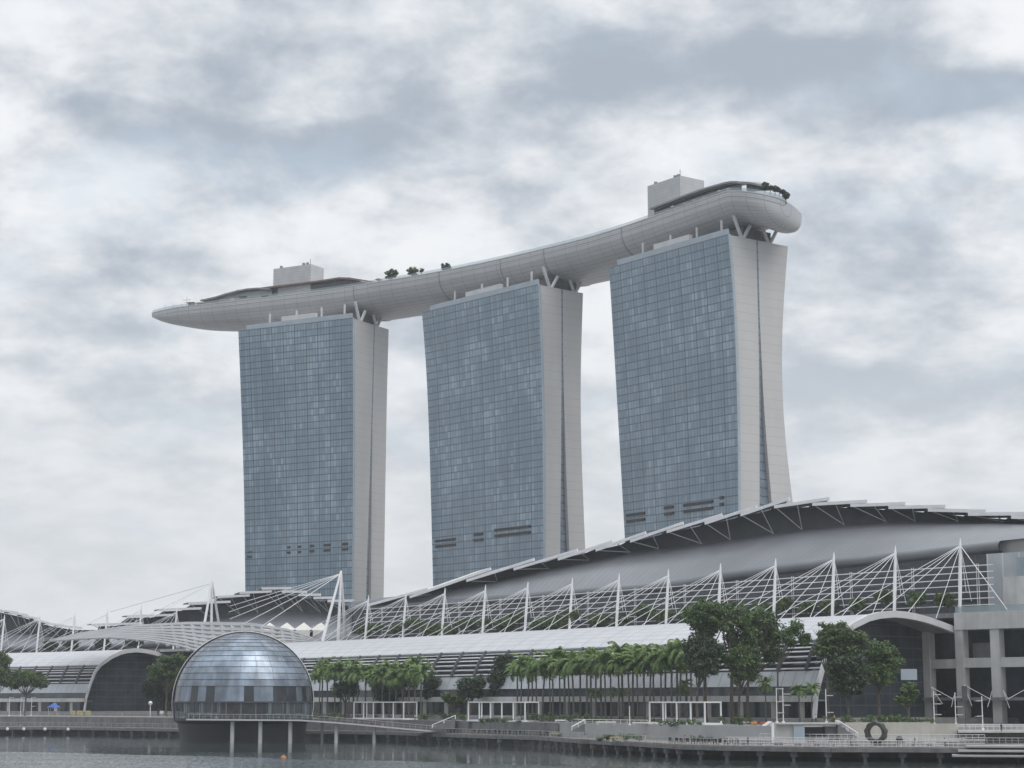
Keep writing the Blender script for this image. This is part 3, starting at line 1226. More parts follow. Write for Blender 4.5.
MT['vault'] = lined('vault_sheet', (.50, .51, .53), (.32, .33, .35), 'u', 8.6, .35, rough=.4, var=.05, axis2='v', period2=2.6, width2=.22)
MT['pale_pan'] = lined('pale_glazing_panels', (.36, .385, .41), (.2, .22, .24), 'u', 4.3, .25, rough=.22, var=.08)
MT['gable'] = lined('dark_gable_glazing', (.036, .044, .053), (.078, .085, .093), 'v', 3.0, .3, rough=.2, var=.3, axis2='u', period2=5.0, width2=.2)
arcade('long white vaulted arcade with dark louvres behind the palm rows, open arch at right', .1, 14.3, 50, 8, .45, 1)
arcade('shorter white vaulted arcade at the left edge with a dark glazed arch end', 17.55, 26, 44, 0, .18, 1)

# concrete frame at the right end of the mall
CF = thing('concrete_podium', 'weathered concrete frame building with tall columns at the right edge', 'building', M(-1, 0, MALL_Z))


def kbox(m, k0, k1, o0, o1, z0, z1):
    n = max(1, int(abs(k1 - k0) / .5))
    for i in range(n):
        a, b = k0 + (k1 - k0) * i / n, k0 + (k1 - k0) * (i + 1) / n
        m.prism([M(a, o0), M(b, o0), M(b, o1), M(a, o1)], z0, z1)
    return m


kbox(MB(), .05, -4, -30, 1.2, 30.8, 35.3).build('top_slab', MT['concrete'], CF)
for k, w_ in ((.5, .055), (0, .06), (-.52, .065), (-1.02, .065), (-1.55, .065), (-2.1, .065)):
    kbox(MB(), k + w_, k - w_, -1.5, .9, 3.5, 30.8).build('column', MT['concrete'], CF)
kbox(MB(), .45, .05, -1.2, .5, 20.8, 23.2).build('beam', MT['concrete'], CF)
kbox(MB(), -.06, -4, -1.2, .6, 20.9, 23.4).build('beam', MT['concrete'], CF)
kbox(MB(), .5, -4, -7, -6.5, 3.5, 30.7).build('recessed_wall', MT['dark_wall'] if 'dark_wall' in MT else MT['dark_glass'], CF)
kbox(MB(), -.05, -.48, -4, -3.6, 23.4, 27.4).build('parapet_panel', MT['concrete_dark'], CF)
kbox(MB(), .5, -4, -7, 3, 12.4, 13.2).build('mezzanine_slab', MT['concrete_dark'], CF)
kbox(MB(), .04, -4, .7, .85, 35.3, 36.9).build('glass_parapet', MT['rail_glass'], CF)
kbox(MB(), -.3, -4.5, -30, -11, 35.3, 45.0).build('plant_room', MT['concrete'], CF)
kbox(MB(), -.02, -.75, -12.8, -12.4, 35.3, 51.5).build('glass_screen', MT['pale_glass'], CF)
kbox(MB(), -.1, -4.5, -24, -16, 44, 55.5).build('rooftop_wall', MT['concrete'], CF)
kbox(MB(), -.5, -.9, -12, -11.2, 45, 50).build('glass_box', MT['rail_glass'], CF)
for k in (-.02, -.25, -.5, -.75):
    kbox(MB(), k, k - .02, -13, -12.4, 35.3, 51.5).build('screen_post', MT['offwhite'], CF)
kbox(MB(), 0.4, -4, -14, 1, 4.2, 4.4).build('lower_floor', MT['concrete_dark'], CF)

# ------------------------------------------------------------------ halls with stepped visor roofs behind the arcades
def hall(name, label, k0, k1, o_lip, o_seam, lipc, seamc, panels, x_end, screen, lip_k0, strutted=True, step=3.2, flat_to=-999):
    root = thing(name, label, 'hall', M((k0 + k1) / 2, -20, MALL_Z))
    lipc, seamc = PL(lipc), PL(seamc)
    n = int((k1 - k0) / .25)
    ks = [k0 + (k1 - k0) * i / n for i in range(n + 1)]
    lip, seam, rf = [], [], []
    for k in ks:
        p, q = M(k, o_lip), M(k, o_seam(k))
        a = Vector((p.x, p.y, solve_z(p.x, p.y, lipc)))
        b = Vector((q.x, q.y, solve_z(q.x, q.y, seamc)))
        if b.z < a.z + .3:
            b.z = a.z + .3
        lip.append(a)
        seam.append(b)
    m = MB()
    rows = []
    for a, b in zip(lip, seam):
        r = []
        for j in range(9):
            f = j / 8
            p = a.lerp(b, f)
            p.z += 1.6 * math.sin(math.pi * f)
            r.append(p)
        rows.append(r)
    m.grid(rows, [[(i * 6.2, j * 3.0) for j in range(9)] for i in range(len(rows))])
    m.build('roof', MT['roof_metal'], root, smooth=True)
    # rolled lip
    m = MB()
    rows, walls = [], []
    for k, a in zip(ks, lip):
        if k < lip_k0:
            continue
        out = (M(k, o_lip + 1) - M(k, o_lip)).normalized()
        r = []
        for j in range(7):
            t = math.pi * j / 6
            r.append(a + out * 1.5 * math.sin(t) + Vector((0, 0, -1.45 + 1.45 * math.cos(t))))
        rows.append(r)
        walls.append([a + Vector((0, 0, -2.8)) - out * .6, Vector((a.x, a.y, 35.0)) - out * .6])
    m.grid(rows)
    m.build('rolled_edge', MT['lip'], root, smooth=True)
    m = MB()
    m.grid(walls, [[(i * 6.0, 15), (i * 6.0, 0)] for i in range(len(walls))])
    m.build('terrace_glazing', MT['gable'], root)
    m = MB()
    kq = [k for k in ks if k >= -.5] or ks
    m.plate([[M(k, o_lip - .5, 35.4) for k in kq], [M(k, -.6, 35.4) for k in kq]], 1.2)
    m.build('terrace_slab', MT['concrete_dark'], root)
    # visor panels, clerestory and V struts
    pz = []
    xs = [p[0] for p in panels] + [x_end]
    ys = [p[1] for p in panels] + [panels[-1][1] + (2 if len(panels) < 3 else panels[-1][1] - panels[-2][1])]
    ct_ = []
    for j, (x, y) in enumerate(zip(xs, ys)):
        ct_.append((x, y))
        if x < flat_to and j + 1 < len(xs):
            ct_.append((xs[j + 1] - .6, y - 1.0))
    cl_top = PL(ct_)
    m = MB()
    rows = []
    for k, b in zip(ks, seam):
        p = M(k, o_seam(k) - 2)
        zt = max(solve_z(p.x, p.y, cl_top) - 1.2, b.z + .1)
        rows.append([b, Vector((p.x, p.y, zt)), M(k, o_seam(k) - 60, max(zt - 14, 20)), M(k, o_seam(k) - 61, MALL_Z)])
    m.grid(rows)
    m.build('clerestory', MT['shaded_soffit'], root)
    m = MB()
    for i in (0, -1):
        a, b, r = lip[i], seam[i], rows[i]
        m.add([a, b, r[1], r[2], r[3], Vector((a.x, a.y, MALL_Z))], ((0, 1, 2, 3, 4, 5),))
    m.build('end_wall', MT['concrete'], root)
    for j in range(len(panels)):
        x0, y0 = panels[j]
        gap = xs[j + 1] - x0
        x1 = x0 + gap * 1.45
        y1 = y0 + (ys[j + 1] - step - y0) * 1.45 if x0 >= flat_to else y0 - 1.6
        pts = []
        for x, y in ((x0, y0), ((x0 + x1) / 2, (y0 + y1) / 2), (x1, y1)):
            k = kfor(x, o_seam(6) + 8, 60)
            k = kfor(x, o_seam(k) + 8, 60)
            p = M(k, o_seam(k) + 7)
            z = solve_z(p.x, p.y, PL([(x - 1, y), (x + 1, y)]), 60)
            ob = o_seam(k) - 9
            pts.append((k, Vector((p.x, p.y, z)), M(kfor(x - 4, ob, z), ob, z + .8), z))
        m = MB()
        m.plate([[p[1] for p in pts], [p[2] for p in pts]], .45)
        vp = m.build('visor_panel', MT['shaded_soffit'], root)
        m = MB()
        up = Vector((0, 0, .12))
        m.plate([[p[1] + up for p in pts], [p[2] + up for p in pts]], .1)
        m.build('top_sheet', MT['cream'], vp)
        m = MB()
        fa = [p[1] for p in pts]
        for a, b in zip(fa, fa[1:]):
            m.bar(a - Vector((0, 0, .45)), b - Vector((0, 0, .45)), .35, .95)
        m.build('fascia', MT['white'], vp)
        if strutted:
            km = (pts[0][0] + pts[1][0]) / 2
            i = min(range(len(ks)), key=lambda q: abs(ks[q] - km))
            foot = seam[i]
            for f in (.02, .42):
                tgt = pts[0][1].lerp(pts[2][1], f) - Vector((0, 0, .6))
                m = MB()
                m.tube([foot, tgt], .17, 6)
                m.build('strut', MT['offwhite'], root)
    if screen:
        for q in range(7):
            m = MB()
            kk = [screen[0] + (screen[1] - screen[0]) * i / 40 for i in range(41)]
            for a, b in zip(kk, kk[1:]):
                m.bar(M(a, -6.5, 37.6 + q * 1.75), M(b, -6.5, 37.6 + q * 1.75), .3, .24)
            m.build('screen_rail', MT['white'], root)
        k = screen[0] + .22
        while k < screen[1]:
            for d in (0, .03):
                p = M(k + d, -6.7)
                m = MB()
                m.tube([(p.x, p.y, 35), (p.x, p.y, 48.6)], .12, 6)
                m.build('screen_post', MT['offwhite'], root)
            k += 1
    return root


def sstep(x):
    x = max(0, min(1, x))
    return x * x * (3 - 2 * x)


hall('convention_hall', 'huge grey curved hall roof with stepped white visor panels on the right', -4.5, 13.2, -14, lambda k: -16 - 30 * sstep((13.2 - k) / 10),
     [(360, 605), (403, 601.5), (460, 599), (559, 590), (642, 584.6), (692, 578), (730, 570.7), (814, 560.6), (898, 552), (989, 542), (1100, 530)],
     [(360, 604), (403, 598), (446, 592), (493, 583), (559, 566), (635, 551.4), (692, 545), (730, 540), (771, 534), (808, 529), (845, 525), (885, 522), (922, 521), (965, 521.5), (1006, 522), (1100, 527)],
     [(366, 604), (403, 596), (456, 579.6), (503, 568), (549, 558), (589, 549), (625.6, 540), (664, 530.5), (703.5, 522), (740, 513.6), (774, 505.5), (812, 503), (849.6, 504), (887.6, 506), (927, 508.5), (967, 512.6), (1010, 515.5), (1056, 520)],
     1105, (-.30, 12.4), -.25)
hall('theatre_hall', 'smaller grey hall with stepped visor roof in front of the left tower', 12.75, 21.3, -12, lambda k: -32,
     [(85, 645), (180, 640), (270, 638), (345, 638)],
     [(85, 640), (125, 632), (190, 622), (255, 613), (295, 611), (326, 613), (362, 616)],
     [(91, 624), (126, 615.5), (158, 609), (187, 602.4), (216, 596), (238, 592), (260, 587.6), (280, 590.5), (297, 594), (312, 597), (326, 600)], 344, None, 12, flat_to=240)
hall('casino_hall', 'dark hall with descending cream visor roof at the far left edge', 20.5, 26, -12, lambda k: -32,
     [(-60, 645), (90, 646)], [(-60, 634), (40, 634), (90, 642)],
     [(-60, 606), (-34, 606.5), (-12, 608), (8, 611.6), (21, 614.5), (33, 618), (45, 622.5), (58, 625)], 74, None, 20, step=1.0)

# ------------------------------------------------------------------ cable masts on the mall edge
def mast(k, ytop, ybase, label, xc=None):
    zb = 34.6
    b = M(k, 0, zb)
    x, y = proj(b)
    top = M(k, -1.4)
    zt = solve_z(top.x, top.y, PL([(0, ytop), (1, ytop)]), 50)
    top = Vector((top.x, top.y, zt))
    root = thing('cable_mast', label, 'mast', b, 'white cable masts along the mall roof edge')
    m = MB()
    mid = b.lerp(top, .5)
    m.tube([b, mid, top.lerp(b, .04), top + (top - b).normalized() * 1.2], [.42, .5, .34, .08], 10)
    m.build('pole', MT['white'], root)
    for dk, o, z in ((.05, 9, 33.6), (.28, 15, 34.5), (.55, 19, 34.8), (.85, 20, 34.8), (1.2, 20, 34.8)):
        m = MB()
        m.tube([top - Vector((0, 0, .8)), M(k + dk, o, z)], .09, 5)
        m.build('cable', MT['white'], root)
    for dk, o, z in ((-.03, -2.3, 41), (-.06, -3.6, 38.5)):
        m = MB()
        m.tube([top - Vector((0, 0, .8)), M(k + dk, o, z)], .08, 5)
        m.build('back_stay', MT['white'], root)
    if k < .1:
        m = MB()
        m.tube([top - Vector((0, 0, .8)), M(-.72, .9, 35.6)], .12, 5)
        m.build('back_stay', MT['white'], root)


tops = {0: 542.5, 1: 549.8, 2: 556, 3: 562.3, 4: 567, 5: 572.6, 6: 577, 7: 581, 8: 585, 9: 588, 10: 591, 11: 594.7, 12: 598}
for k, y in tops.items():
    mast(k, y, 0, '%s white cable mast from the right end along the long vaulted roof' % ORD[k + 1] if k else 'rightmost and tallest white cable mast, beside the concrete frame')
for i, (k, y) in enumerate(((17.5, 610), (18.55, 608), (19.55, 612), (20.5, 614.5), (21.5, 616.5), (22.5, 617))):
    mast(k, y, 0, '%s white cable mast counted from the dome towards the left edge' % ORD[i + 1])


def a_mast(top_px, Y, feet, label, cables):
    top = at(*top_px, Y)
    root = thing('tripod_mast', label, 'mast', (top.x, top.y, 35.5), 'tall white tripod masts over the event canopy')
    for x, dy in feet:
        f = colpt(x, Y + dy, 35.0)
        m = MB()
        m.tube([f, top], [.75, .4], 10)
        m.build('leg', MT['white'], root)
    for x, y, dy in cables:
        m = MB()
        m.tube([top - Vector((0, 0, 1)), at(x, y, Y + dy)], .15, 5)
        m.build('cable', MT['white'], root)


a_mast((341, 571), 765, ((322, -6), (338, 0), (346, 14)), 'tall white tripod mast right of the dome, in front of the left tower',
       ((262, 626, -10), (243, 624, 0), (230, 619, 10), (229, 612, 20), (230, 606, 30)))
a_mast((212, 581), 850, ((200, -8), (211, 0), (223, 14)), 'tall white tripod mast left of the dome against the sky',
       ((150, 618, -15), (135, 622, -10), (110, 612, 30)))

# ------------------------------------------------------------------ event canopy behind the dome
CAN = thing('event_canopy', 'large curved white slatted canopy arching behind the glass dome', 'canopy', colpt(190, 800, MALL_Z))
upc = PL([(49, 640), (80, 632.4), (130, 625), (190, 621.6), (250, 622.4), (290, 629), (325, 642)])
loc = PL([(49, 641), (75, 639), (110, 637.4), (150, 641), (180, 647), (205, 655), (240, 659), (280, 655), (310, 647), (325, 643)])


def can_pt(x, f):
    q = (x - 49) / (325 - 49)
    wgt = math.sin(math.pi * min(max(q, 0), 1)) ** .6
    Yb = 850 - 110 * q
    Y = Yb - 46 * f * wgt
    y = upc(x) + (loc(x) - upc(x)) * f ** .9
    return at(x, y, Y)


NSL = 8
MT['canopy_grey'] = plain('canopy_grey', (.27, .275, .285), .5, var=.1, scale=.1)
for j in range(NSL):
    m = MB()
    xs = [49 + (325 - 49) * i / 36 for i in range(37)]
    f0, f1 = j / NSL, (j + .86) / NSL
    m.plate([[can_pt(x, f0) for x in xs], [can_pt(x, f0 + (f1 - f0) * (1 - .38 * sstep((x - 120) / 80))) for x in xs]], .5)
    m.build('slat', MT['canopy_grey'], CAN, smooth=40)
for i in range(26):
    x = 62 + i * 10
    m = MB()
    pts = [can_pt(x + f * 6, f) - Vector((0, 0, .5)) for f in (0, .2, .4, .6, .8, 1)]
    for a, b in zip(pts, pts[1:]):
        m.bar(a, b, 1.5, .5)
    m.build('rib', MT['canopy_grey'], CAN)
for x, f in ((126, .9), (143, .9), (138, .5), (205, .8), (236, .7), (272, .6)):
    p = can_pt(x, f)
    m = MB()
    m.tube([(p.x, p.y, 35.0 if x < 200 else MALL_Z), p], .35, 8)
    m.build('column', MT['dark'], CAN)
# roof slab the columns stand on, left of the dome
m = MB()
m.plate([[M(14.4 + i * .35, -12, 34.9) for i in range(10)], [M(14.4 + i * .35, 6, 34.9) for i in range(10)]], 1.0)
m.build('roof_slab', MT['concrete'], CAN)
# row of white tent tips
for i in range(5):
    x = 262 + i * 17
    T_ = at(x + 8, 622.5, 800)
    bs = [Vector((T_.x + dx, T_.y + dy, 35.5)) for dx, dy in ((-4.2, -4), (4.2, -4), (4.2, 4), (-4.2, 4))]
    zk = at(x + 8, 630.5, 800).z
    m = MB()
    mid = [Vector((b.x, b.y, zk)) for b in bs]
    m.add(mid + [T_], ((0, 1, 4), (1, 2, 4), (2, 3, 4), (3, 0, 4)))
    m.grid([bs, mid], closed=True)
    o = m.build('white_tent', MT['cream'], None, origin=(T_.x, T_.y, 35.5))
    tag(o, '%s pointed white tent from the left in the row right of the canopy' % ORD[i + 1], 'tent', 'row of white tents')

# ------------------------------------------------------------------ glass dome pavilion in the water
DC = colpt(243.5, 600, 12.0)
DR = 21.3
DOME = thing('dome_pavilion', 'spherical glass dome pavilion standing in the water at the left', 'pavilion', (DC.x, DC.y, 0))
FL = 6.9
NB = 13
els = [math.radians(13 + (86 - 13) * i / NB) for i in range(NB + 1)]
MT['dome_glass'] = plain('dome_glass', (.21, .25, .30), .28, metal=.6, var=.5, scale=.15, streak=.35)  # streaked tone paints in vertical reflection streaks
MT['warm_wood'] = plain('warm_wood', (.34, .19, .10), .6, var=.3, scale=.3)
MT['clear_glass'] = glass('clear_glass', (.3, .36, .4), .14)
MT['dome_dark'] = plain('dome_dark_panel', (.03, .036, .044), .12, var=.3, scale=.2)
for i in range(NB):
    a, b = els[i], els[i + 1]
    m = MB()
    m.lathe([(DR * math.cos(a), DR * math.sin(a)), (DR * math.cos(b) + .06, DR * math.sin(b))], DC, 88)
    m.build('glass_band', MT['dome_glass'], DOME, smooth=True)
    m = MB()
    r, z = DR * math.cos(a), DR * math.sin(a)
    m.lathe([(r - .1, z - .06), (r + .2, z - .06), (r + .2, z + .04), (r - .1, z + .04)], DC, 88)
    m.build('sunshade_fin', MT['dark'], DOME)
m = MB()
m.lathe([(DR * math.cos(els[-1]), DR * math.sin(els[-1])), (.8, DR + .05), (.01, DR + .1)], DC, 44)
m.build('top_cap', MT['white'], DOME)  # painted white for the sky reflected at the crown
for j in range(24):
    t = 2 * math.pi * (j + .3) / 24
    m = MB()
    m.tube([(DC.x + (DR + .03) * math.cos(e) * math.cos(t), DC.y + (DR + .03) * math.cos(e) * math.sin(t), DC.z + (DR + .03) * math.sin(e))
            for e in [els[0] + (els[-1] - els[0]) * q / 16 for q in range(17)]], .06, 5)
    m.build('meridian_rib', MT['mid'], DOME)
RN = random.Random(4)
cur = 0
hi = DR * math.cos(els[0])
start = 0
runs = []
for j in range(89):
    if j == 88 or (j % 2 == 0 and RN.random() < .62):
        if j > start:
            runs.append((start, j))
        start = j
for q, (j0, j1) in enumerate(runs):
    m = MB()
    m.lathe([(DR, 0), (hi, DR * math.sin(els[0]))], DC, j1 - j0, a0=2 * math.pi * j0 / 88, a1=2 * math.pi * j1 / 88)
    m.build('window_pane' if q % 2 else 'open_window', MT['dome_glass' if q % 2 else 'dome_dark'], DOME)
m = MB()
m.lathe([(DR - .1, FL - 12), (DR - .1, -.2)], DC, 60)
m.build('entrance_glazing', MT['clear_glass'], DOME)
for j in range(30):
    t = 2 * math.pi * j / 30
    m = MB()
    m.tube([(DC.x + DR * math.cos(t), DC.y + DR * math.sin(t), FL), (DC.x + DR * math.cos(t), DC.y + DR * math.sin(t), 12.1)], .11, 6)
    m.build('mullion', MT['mid'], DOME)
m = MB()
m.lathe([(DR - .6, -.25), (DR + .35, -.25), (DR + .35, .2), (DR - .6, .2)], DC, 60)
m.build('transom_ring', MT['dark'], DOME)
m = MB()
m.lathe([(.01, FL - 12), (DR + .2, FL - 12), (DR + .2, FL - 12.6), (DR - 1.6, FL - 13.4), (DR - 2.2, -11.5), (DR - 2.4, -14)], DC, 60)
m.build('base_drum', MT['black'], DOME, smooth=True)
m = MB()
m.lathe([(7, FL - 12), (7, -.3), (DR - 1.2, -.3)], DC, 32)
m.build('interior_core', MT['warm_wood'], DOME)
for j in range(14):
    t = math.pi * (1.05 + .9 * j / 14)
    r = DR - 5 - (j % 3) * 2
    m = MB()
    c = Vector((DC.x + r * math.cos(t), DC.y + r * math.sin(t), FL))
    m.obox(c + Vector((0, 0, .9)), (1.3, 0, 0), (0, .6, 0), (0, 0, .12))
    m.box(c.x - .9, c.x + .9, c.y - .3, c.y + .3, FL, FL + .8)
    m.build('display_table', MT['brown'], DOME)
for rr, tr, mat, tilt in ((DR + .2, .3, 'black', 0.0), (DR + .5, .12, 'white', 0.02)):  # white tube paints a highlight along the black ring
    m = MB()
    pts = [(DC.x + rr * math.cos(t) * math.cos(.14), DC.y + rr * math.cos(t) * math.sin(.14) - .6, DC.z + rr * math.sin(t))
           for t in [math.radians(-14 + 208 * i / 60) for i in range(61)]]
    m.tube(pts, tr, 8)
    m.build('arch_frame', MT[mat], DOME)

# ramped footbridge in front of the dome
RAMP = PL([(186, 719.2), (300, 720), (330, 722), (360, 724.4), (400, 728.2), (440, 731.6)])
RB = thing('footbridge', 'curving white-edged footbridge on round columns in front of the dome', 'footbridge', colpt(300, 572, 0))
xs = [186 + (438 - 186) * i / 42 for i in range(43)]
rz = PL([(x, at(x, RAMP(x), 570).z) for x in xs])
m = MB()
m.plate([[colpt(x, 568, rz(x)) for x in xs], [colpt(x, 576.5, rz(x)) for x in xs]], .35)
m.build('deck', MT['timber'], RB)
m = MB()
for a, b in zip(xs, xs[1:]):
    m.bar(colpt(a, 567.9, rz(a) - .1), colpt(b, 567.9, rz(b) - .1), .2, .36)
m.build('edge_beam', MT['offwhite'], RB)
for x, dy, r in ((232, 1, .62), (260, 1, .62), (290, 1, .62), (336, 1, .55), (322, 7, .4), (374, 1, .5)):
    p = colpt(x, 569 + dy, 0)
    m = MB()
    m.tube([(p.x, p.y, -2), (p.x, p.y, rz(x) - .5)], r, 14)
    m.build('column', MT['concrete'], RB)
railing(188, 438, lambda x: 568.2, lambda x: rz(x), 'thin pale railing running along the footbridge in front of the dome', 1.5, 44)
railing(-60, 176, lambda x: SHORE(x) + .4, DECK_Z, 'pale railing along the low boardwalk left of the dome', 1.5, 40)
railing(-60, 176, lambda x: WALL(x) + .3, TERR_Z, 'pale railing along the upper terrace left of the dome', 1.4, 36)
railing(442, 560, lambda x: SHORE(x) + .5, DECK_Z, 'pale railing along the low boardwalk below the middle frame pavilion', 1.4, 34)
railing(560, 718, lambda x: SHORE(x) + .5, DECK_Z, 'pale railing along the low boardwalk below the right frame pavilion', 1.4, 44)
railing(722, 958, lambda x: SHORE(x) + .5, DECK_Z, 'white railing along the water edge of the wide event deck', 1.2, 50, 'offwhite')
railing(726, 965, lambda x: SHORE(x) + 9, 3.5, 'white railing across the middle of the wide event deck', 1.1, 40, 'offwhite')
railing(760, 985, lambda x: SHORE(x) + 19, 4.1, 'white railing at the back of the wide event deck, before the beige wall', 1.1, 36, 'offwhite')
railing(958, 1100, lambda x: WALL(x) - 4, 6.0, 'white railing on the raised walkway in front of the tall concrete columns', 1.1, 24, 'offwhite')
railing(962, 1100, lambda x: SHORE(x) + 6, 3.6, 'grey railing of the landing steps at the right edge', 1.2, 22)
railing(565, 648, lambda x: WALL(x) + .4, TERR_Z, 'white rail on the terrace edge between the middle and right frame pavilions', 1.1, 12, 'white')

# raised steps of the event deck
for i, (d0, d1, z) in enumerate(((8.5, 40, 3.45), (18, 40, 4.0))):
    xx = [728 + (985 - 728) * j / 20 for j in range(21)]
    m = MB()
    m.plate([[colpt(x, min(SHORE(x) + d0, WALL(x) - 3), z) for x in xx], [colpt(x, WALL(x) - .2, z) for x in xx]], .44)
    struct(m.build('deck_step', MT['paving'], None))
m = MB()
xx = [958 + (1150 - 958) * j / 10 for j in range(11)]
m.plate([[colpt(x, WALL(x) - 6, 5.9) for x in xx], [colpt(x, WALL(x) + 1, 5.9) for x in xx]], .5)
struct(m.build('walkway', MT['concrete'], None))
for dx, dz, dy in ((0, 3.4, 0), (-8, 2.6, -6), (-14, 1.7, -11)):
    m = MB()
    xx = [966 + dx + (1150 - 966) * j / 10 for j in range(11)]
    m.plate([[colpt(x, SHORE(x) - 1.5 + dy * .6, dz) for x in xx], [colpt(x, SHORE(x) + 5, dz) for x in xx]], .35)
    struct(m.build('landing_step', MT['rail_grey'], None))

# low white crowd barriers left standing about on the event deck
RN = random.Random(11)
bar_no = 0
spots = [(735, 4), (752, 5), (768, 4), (789, 5), (808, 4.5), (826, 5), (842, 4), (866, 5), (905, 5), (921, 4), (938, 5), (780, 14), (800, 13), (822, 14), (912, 14), (930, 13)]
first = None
for x, d in spots:
    p = colpt(x, SHORE(x) + d, 3.0 if d < 8.5 else 3.46)
    bar_no += 1
    lab = '%s low white crowd barrier from the left on the wide event deck' % ORD[bar_no]
    if first is None:
        first = thing('crowd_barrier', lab, 'barrier', p, 'white crowd barriers on the event deck')
        fm = MB()
        for h in (.25, 1.1):
            fm.bar(p + Vector((-1.3, 0, h)), p + Vector((1.3, 0, h)), .08)
        for q in range(9):
            fm.bar(p + Vector((-1.3 + q * .325, 0, .25)), p + Vector((-1.3 + q * .325, 0, 1.1)), .04)
        fm.build('frame', MT['white'], first)
        for s in (-1, 1):
            fm = MB()
            fm.bar(p + Vector((s * .9, -.4, .05)), p + Vector((s * .9, .4, .05)), .08)
            fm.bar(p + Vector((s * .9, 0, .05)), p + Vector((s * .9, 0, .3)), .06)
            fm.build('foot', MT['white'], first)
    else:
        dup(first, p, RN.uniform(-.5, .5), 1, lab)

# ------------------------------------------------------------------ frame pavilions, stairs, walls on the terrace
def tn(k):
    a, b = M(k, 0), M(k + .01, 0)
    t = (b - a).normalized()
    n = (M(k, -1) - M(k, 0)).normalized()
    return t, n


def pavilion(xl, xr, xb, Y, bays, k, label, zt):
    t, n = tn(k)
    FR = colpt(xr, Y, TERR_Z)
    L = 5.0
    while proj(FR + t * L)[0] > xl:
        L += .1
    D = 1.0
    while proj(FR + n * D)[0] < xb:
        D += .1
    H = zt - TERR_Z
    c = FR + t * L / 2 + n * D / 2
    root = thing('frame_pavilion', label, 'pavilion', c, 'white frame pavilions along the promenade')
    up = Vector((0, 0, 1))
    B = FR + up * .25
    for i in range(bays + 1):
        p = B + t * L * i / bays
        MB().bar(p, p + up * (H - .3), .30, .30, up=n).build('post', MT['white'], root)
        if i in (0, bays):
            q = p + n * D
            MB().bar(q, q + up * (H - .3), .28, .28, up=n).build('post', MT['white'], root)
    T = B + up * (H - .3)
    for a, b in ((T, T + t * L), (T + n * D, T + t * L + n * D), (T, T + n * D), (T + t * L, T + t * L + n * D)):
        MB().bar(a, b, .34, .34).build('roof_beam', MT['white'], root)
    m = MB()
    m.obox(B + t * L / 2 + n * D / 2 - up * .02, t * (L / 2 + .3), n * (D / 2 + .3), up * .24)
    m.build('floor_slab', MT['white'], root)
    m = MB()
    m.bar(B + n * .3 + up * 1.2, B + n * .3 + up * 1.2 + t * L, .08)
    m.build('handrail', MT['offwhite'], root)
    m = MB()
    m.obox(B + t * L / 2 + n * (D / 2 + .2) - up * 1.4, t * L / 2, n * D / 2, up * 1.1)
    m.build('void_shade', MT['dark'], root)  # dark box painted in for the shaded void under the slab
    for q in (.25, .55, .8):
        p = B + t * L * q + n * D * .55
        m = MB()
        m.box(p.x - .9, p.x + .9, p.y - .5, p.y + .5, p.z + .2, p.z + 1.2)
        m.build('counter', MT['mid'], root)


pavilion(354, 403.5, 416.5, 602, 5, 10.5, 'white open frame pavilion just right of the dome, leftmost of three', 12.0)
pavilion(468.5, 525, 538.5, 535, 5, 7.5, 'white open frame pavilion in the middle, beside the dark conical tree', 12.0)
pavilion(650, 705, 721, 468, 4, 3.5, 'white open frame pavilion on the right, below the tall trees', 12.0)

# sea wall along the terrace edge: dark slope, beige length at the right
def wall(x0, x1, z0, z1, off, mat, label, th=.5):
    xx = [x0 + (x1 - x0) * i / 20 for i in range(21)]
    m = MB()
    m.plate([[colpt(x, WALL(x) + off, z1) for x in xx], [colpt(x, WALL(x) + off + th, z1) for x in xx]], z1 - z0)
    mid = colpt((x0 + x1) / 2, WALL((x0 + x1) / 2) + off, z0)
    o = m.build('retaining_wall', MT[mat], None, origin=mid)
    tag(o, label, 'wall')
    return o


wall(845, 930.5, 3, 7.6, -1.0, 'sandstone', 'long pale beige retaining wall behind the ring sculpture')
wall(930.7, 957, 3, 7.3, -.8, 'sandstone', 'short beige retaining wall block beside the walkway railing')
wall(560, 774, 2.6, 6.7, -.8, 'rail_grey', 'grey retaining wall under the terrace between the middle pavilion and the kiosk')
wall(300, 558, 2.6, 6.6, -.8, 'concrete_dark', 'dark retaining wall under the two left frame pavilions')
wall(-120, 178, 2.6, 6.6, -.8, 'concrete_dark', 'dark retaining wall behind the boardwalk at the far left')


def stair(x0, y0, x1, y1, Y, label, wd=3.5, n=12):
    a, b = at(x0, y0, Y), at(x1, y1, Y)
    root = thing('stair', label, 'stairs', (a + b) / 2, 'stairs up to the terrace')
    d = (b - a)
    h = Vector((d.x, d.y, 0))
    m = MB()
    for i in range(n):
        z = a.z + d.z * (i + 1) / n
        p = a + h * (i + .5) / n
        m.box(p.x - abs(h.x) / n / 2, p.x + abs(h.x) / n / 2, Y, Y + wd, min(a.z, b.z) - .2, z)
    m.build('flight', MT['concrete_dark'], root)
    for q in (0, .5, 1):
        m = MB()
        o = Vector((0, wd * q, 1.0))
        m.tube([a + o, b + o], .13, 6)
        for f in (0, .5, 1):
            m.tube([a.lerp(b, f) + Vector((0, wd * q, 0)), a.lerp(b, f) + o], .07, 6)
        m.build('handrail', MT['white'], root)


stair(432, 728.5, 455, 719, 562, 'stair with white handrails climbing right, left of the middle frame pavilion', 7)
stair(757, 736, 772, 726, 438, 'stair with white handrails beside the grey kiosk, below the orange cloths', 5)
stair(858, 738, 838, 725, 412, 'stair with a white handrail going down right beside the ring sculpture', 3)
stair(572, 731, 585, 724, 470, 'short stair with a white handrail between the hedges', 3)

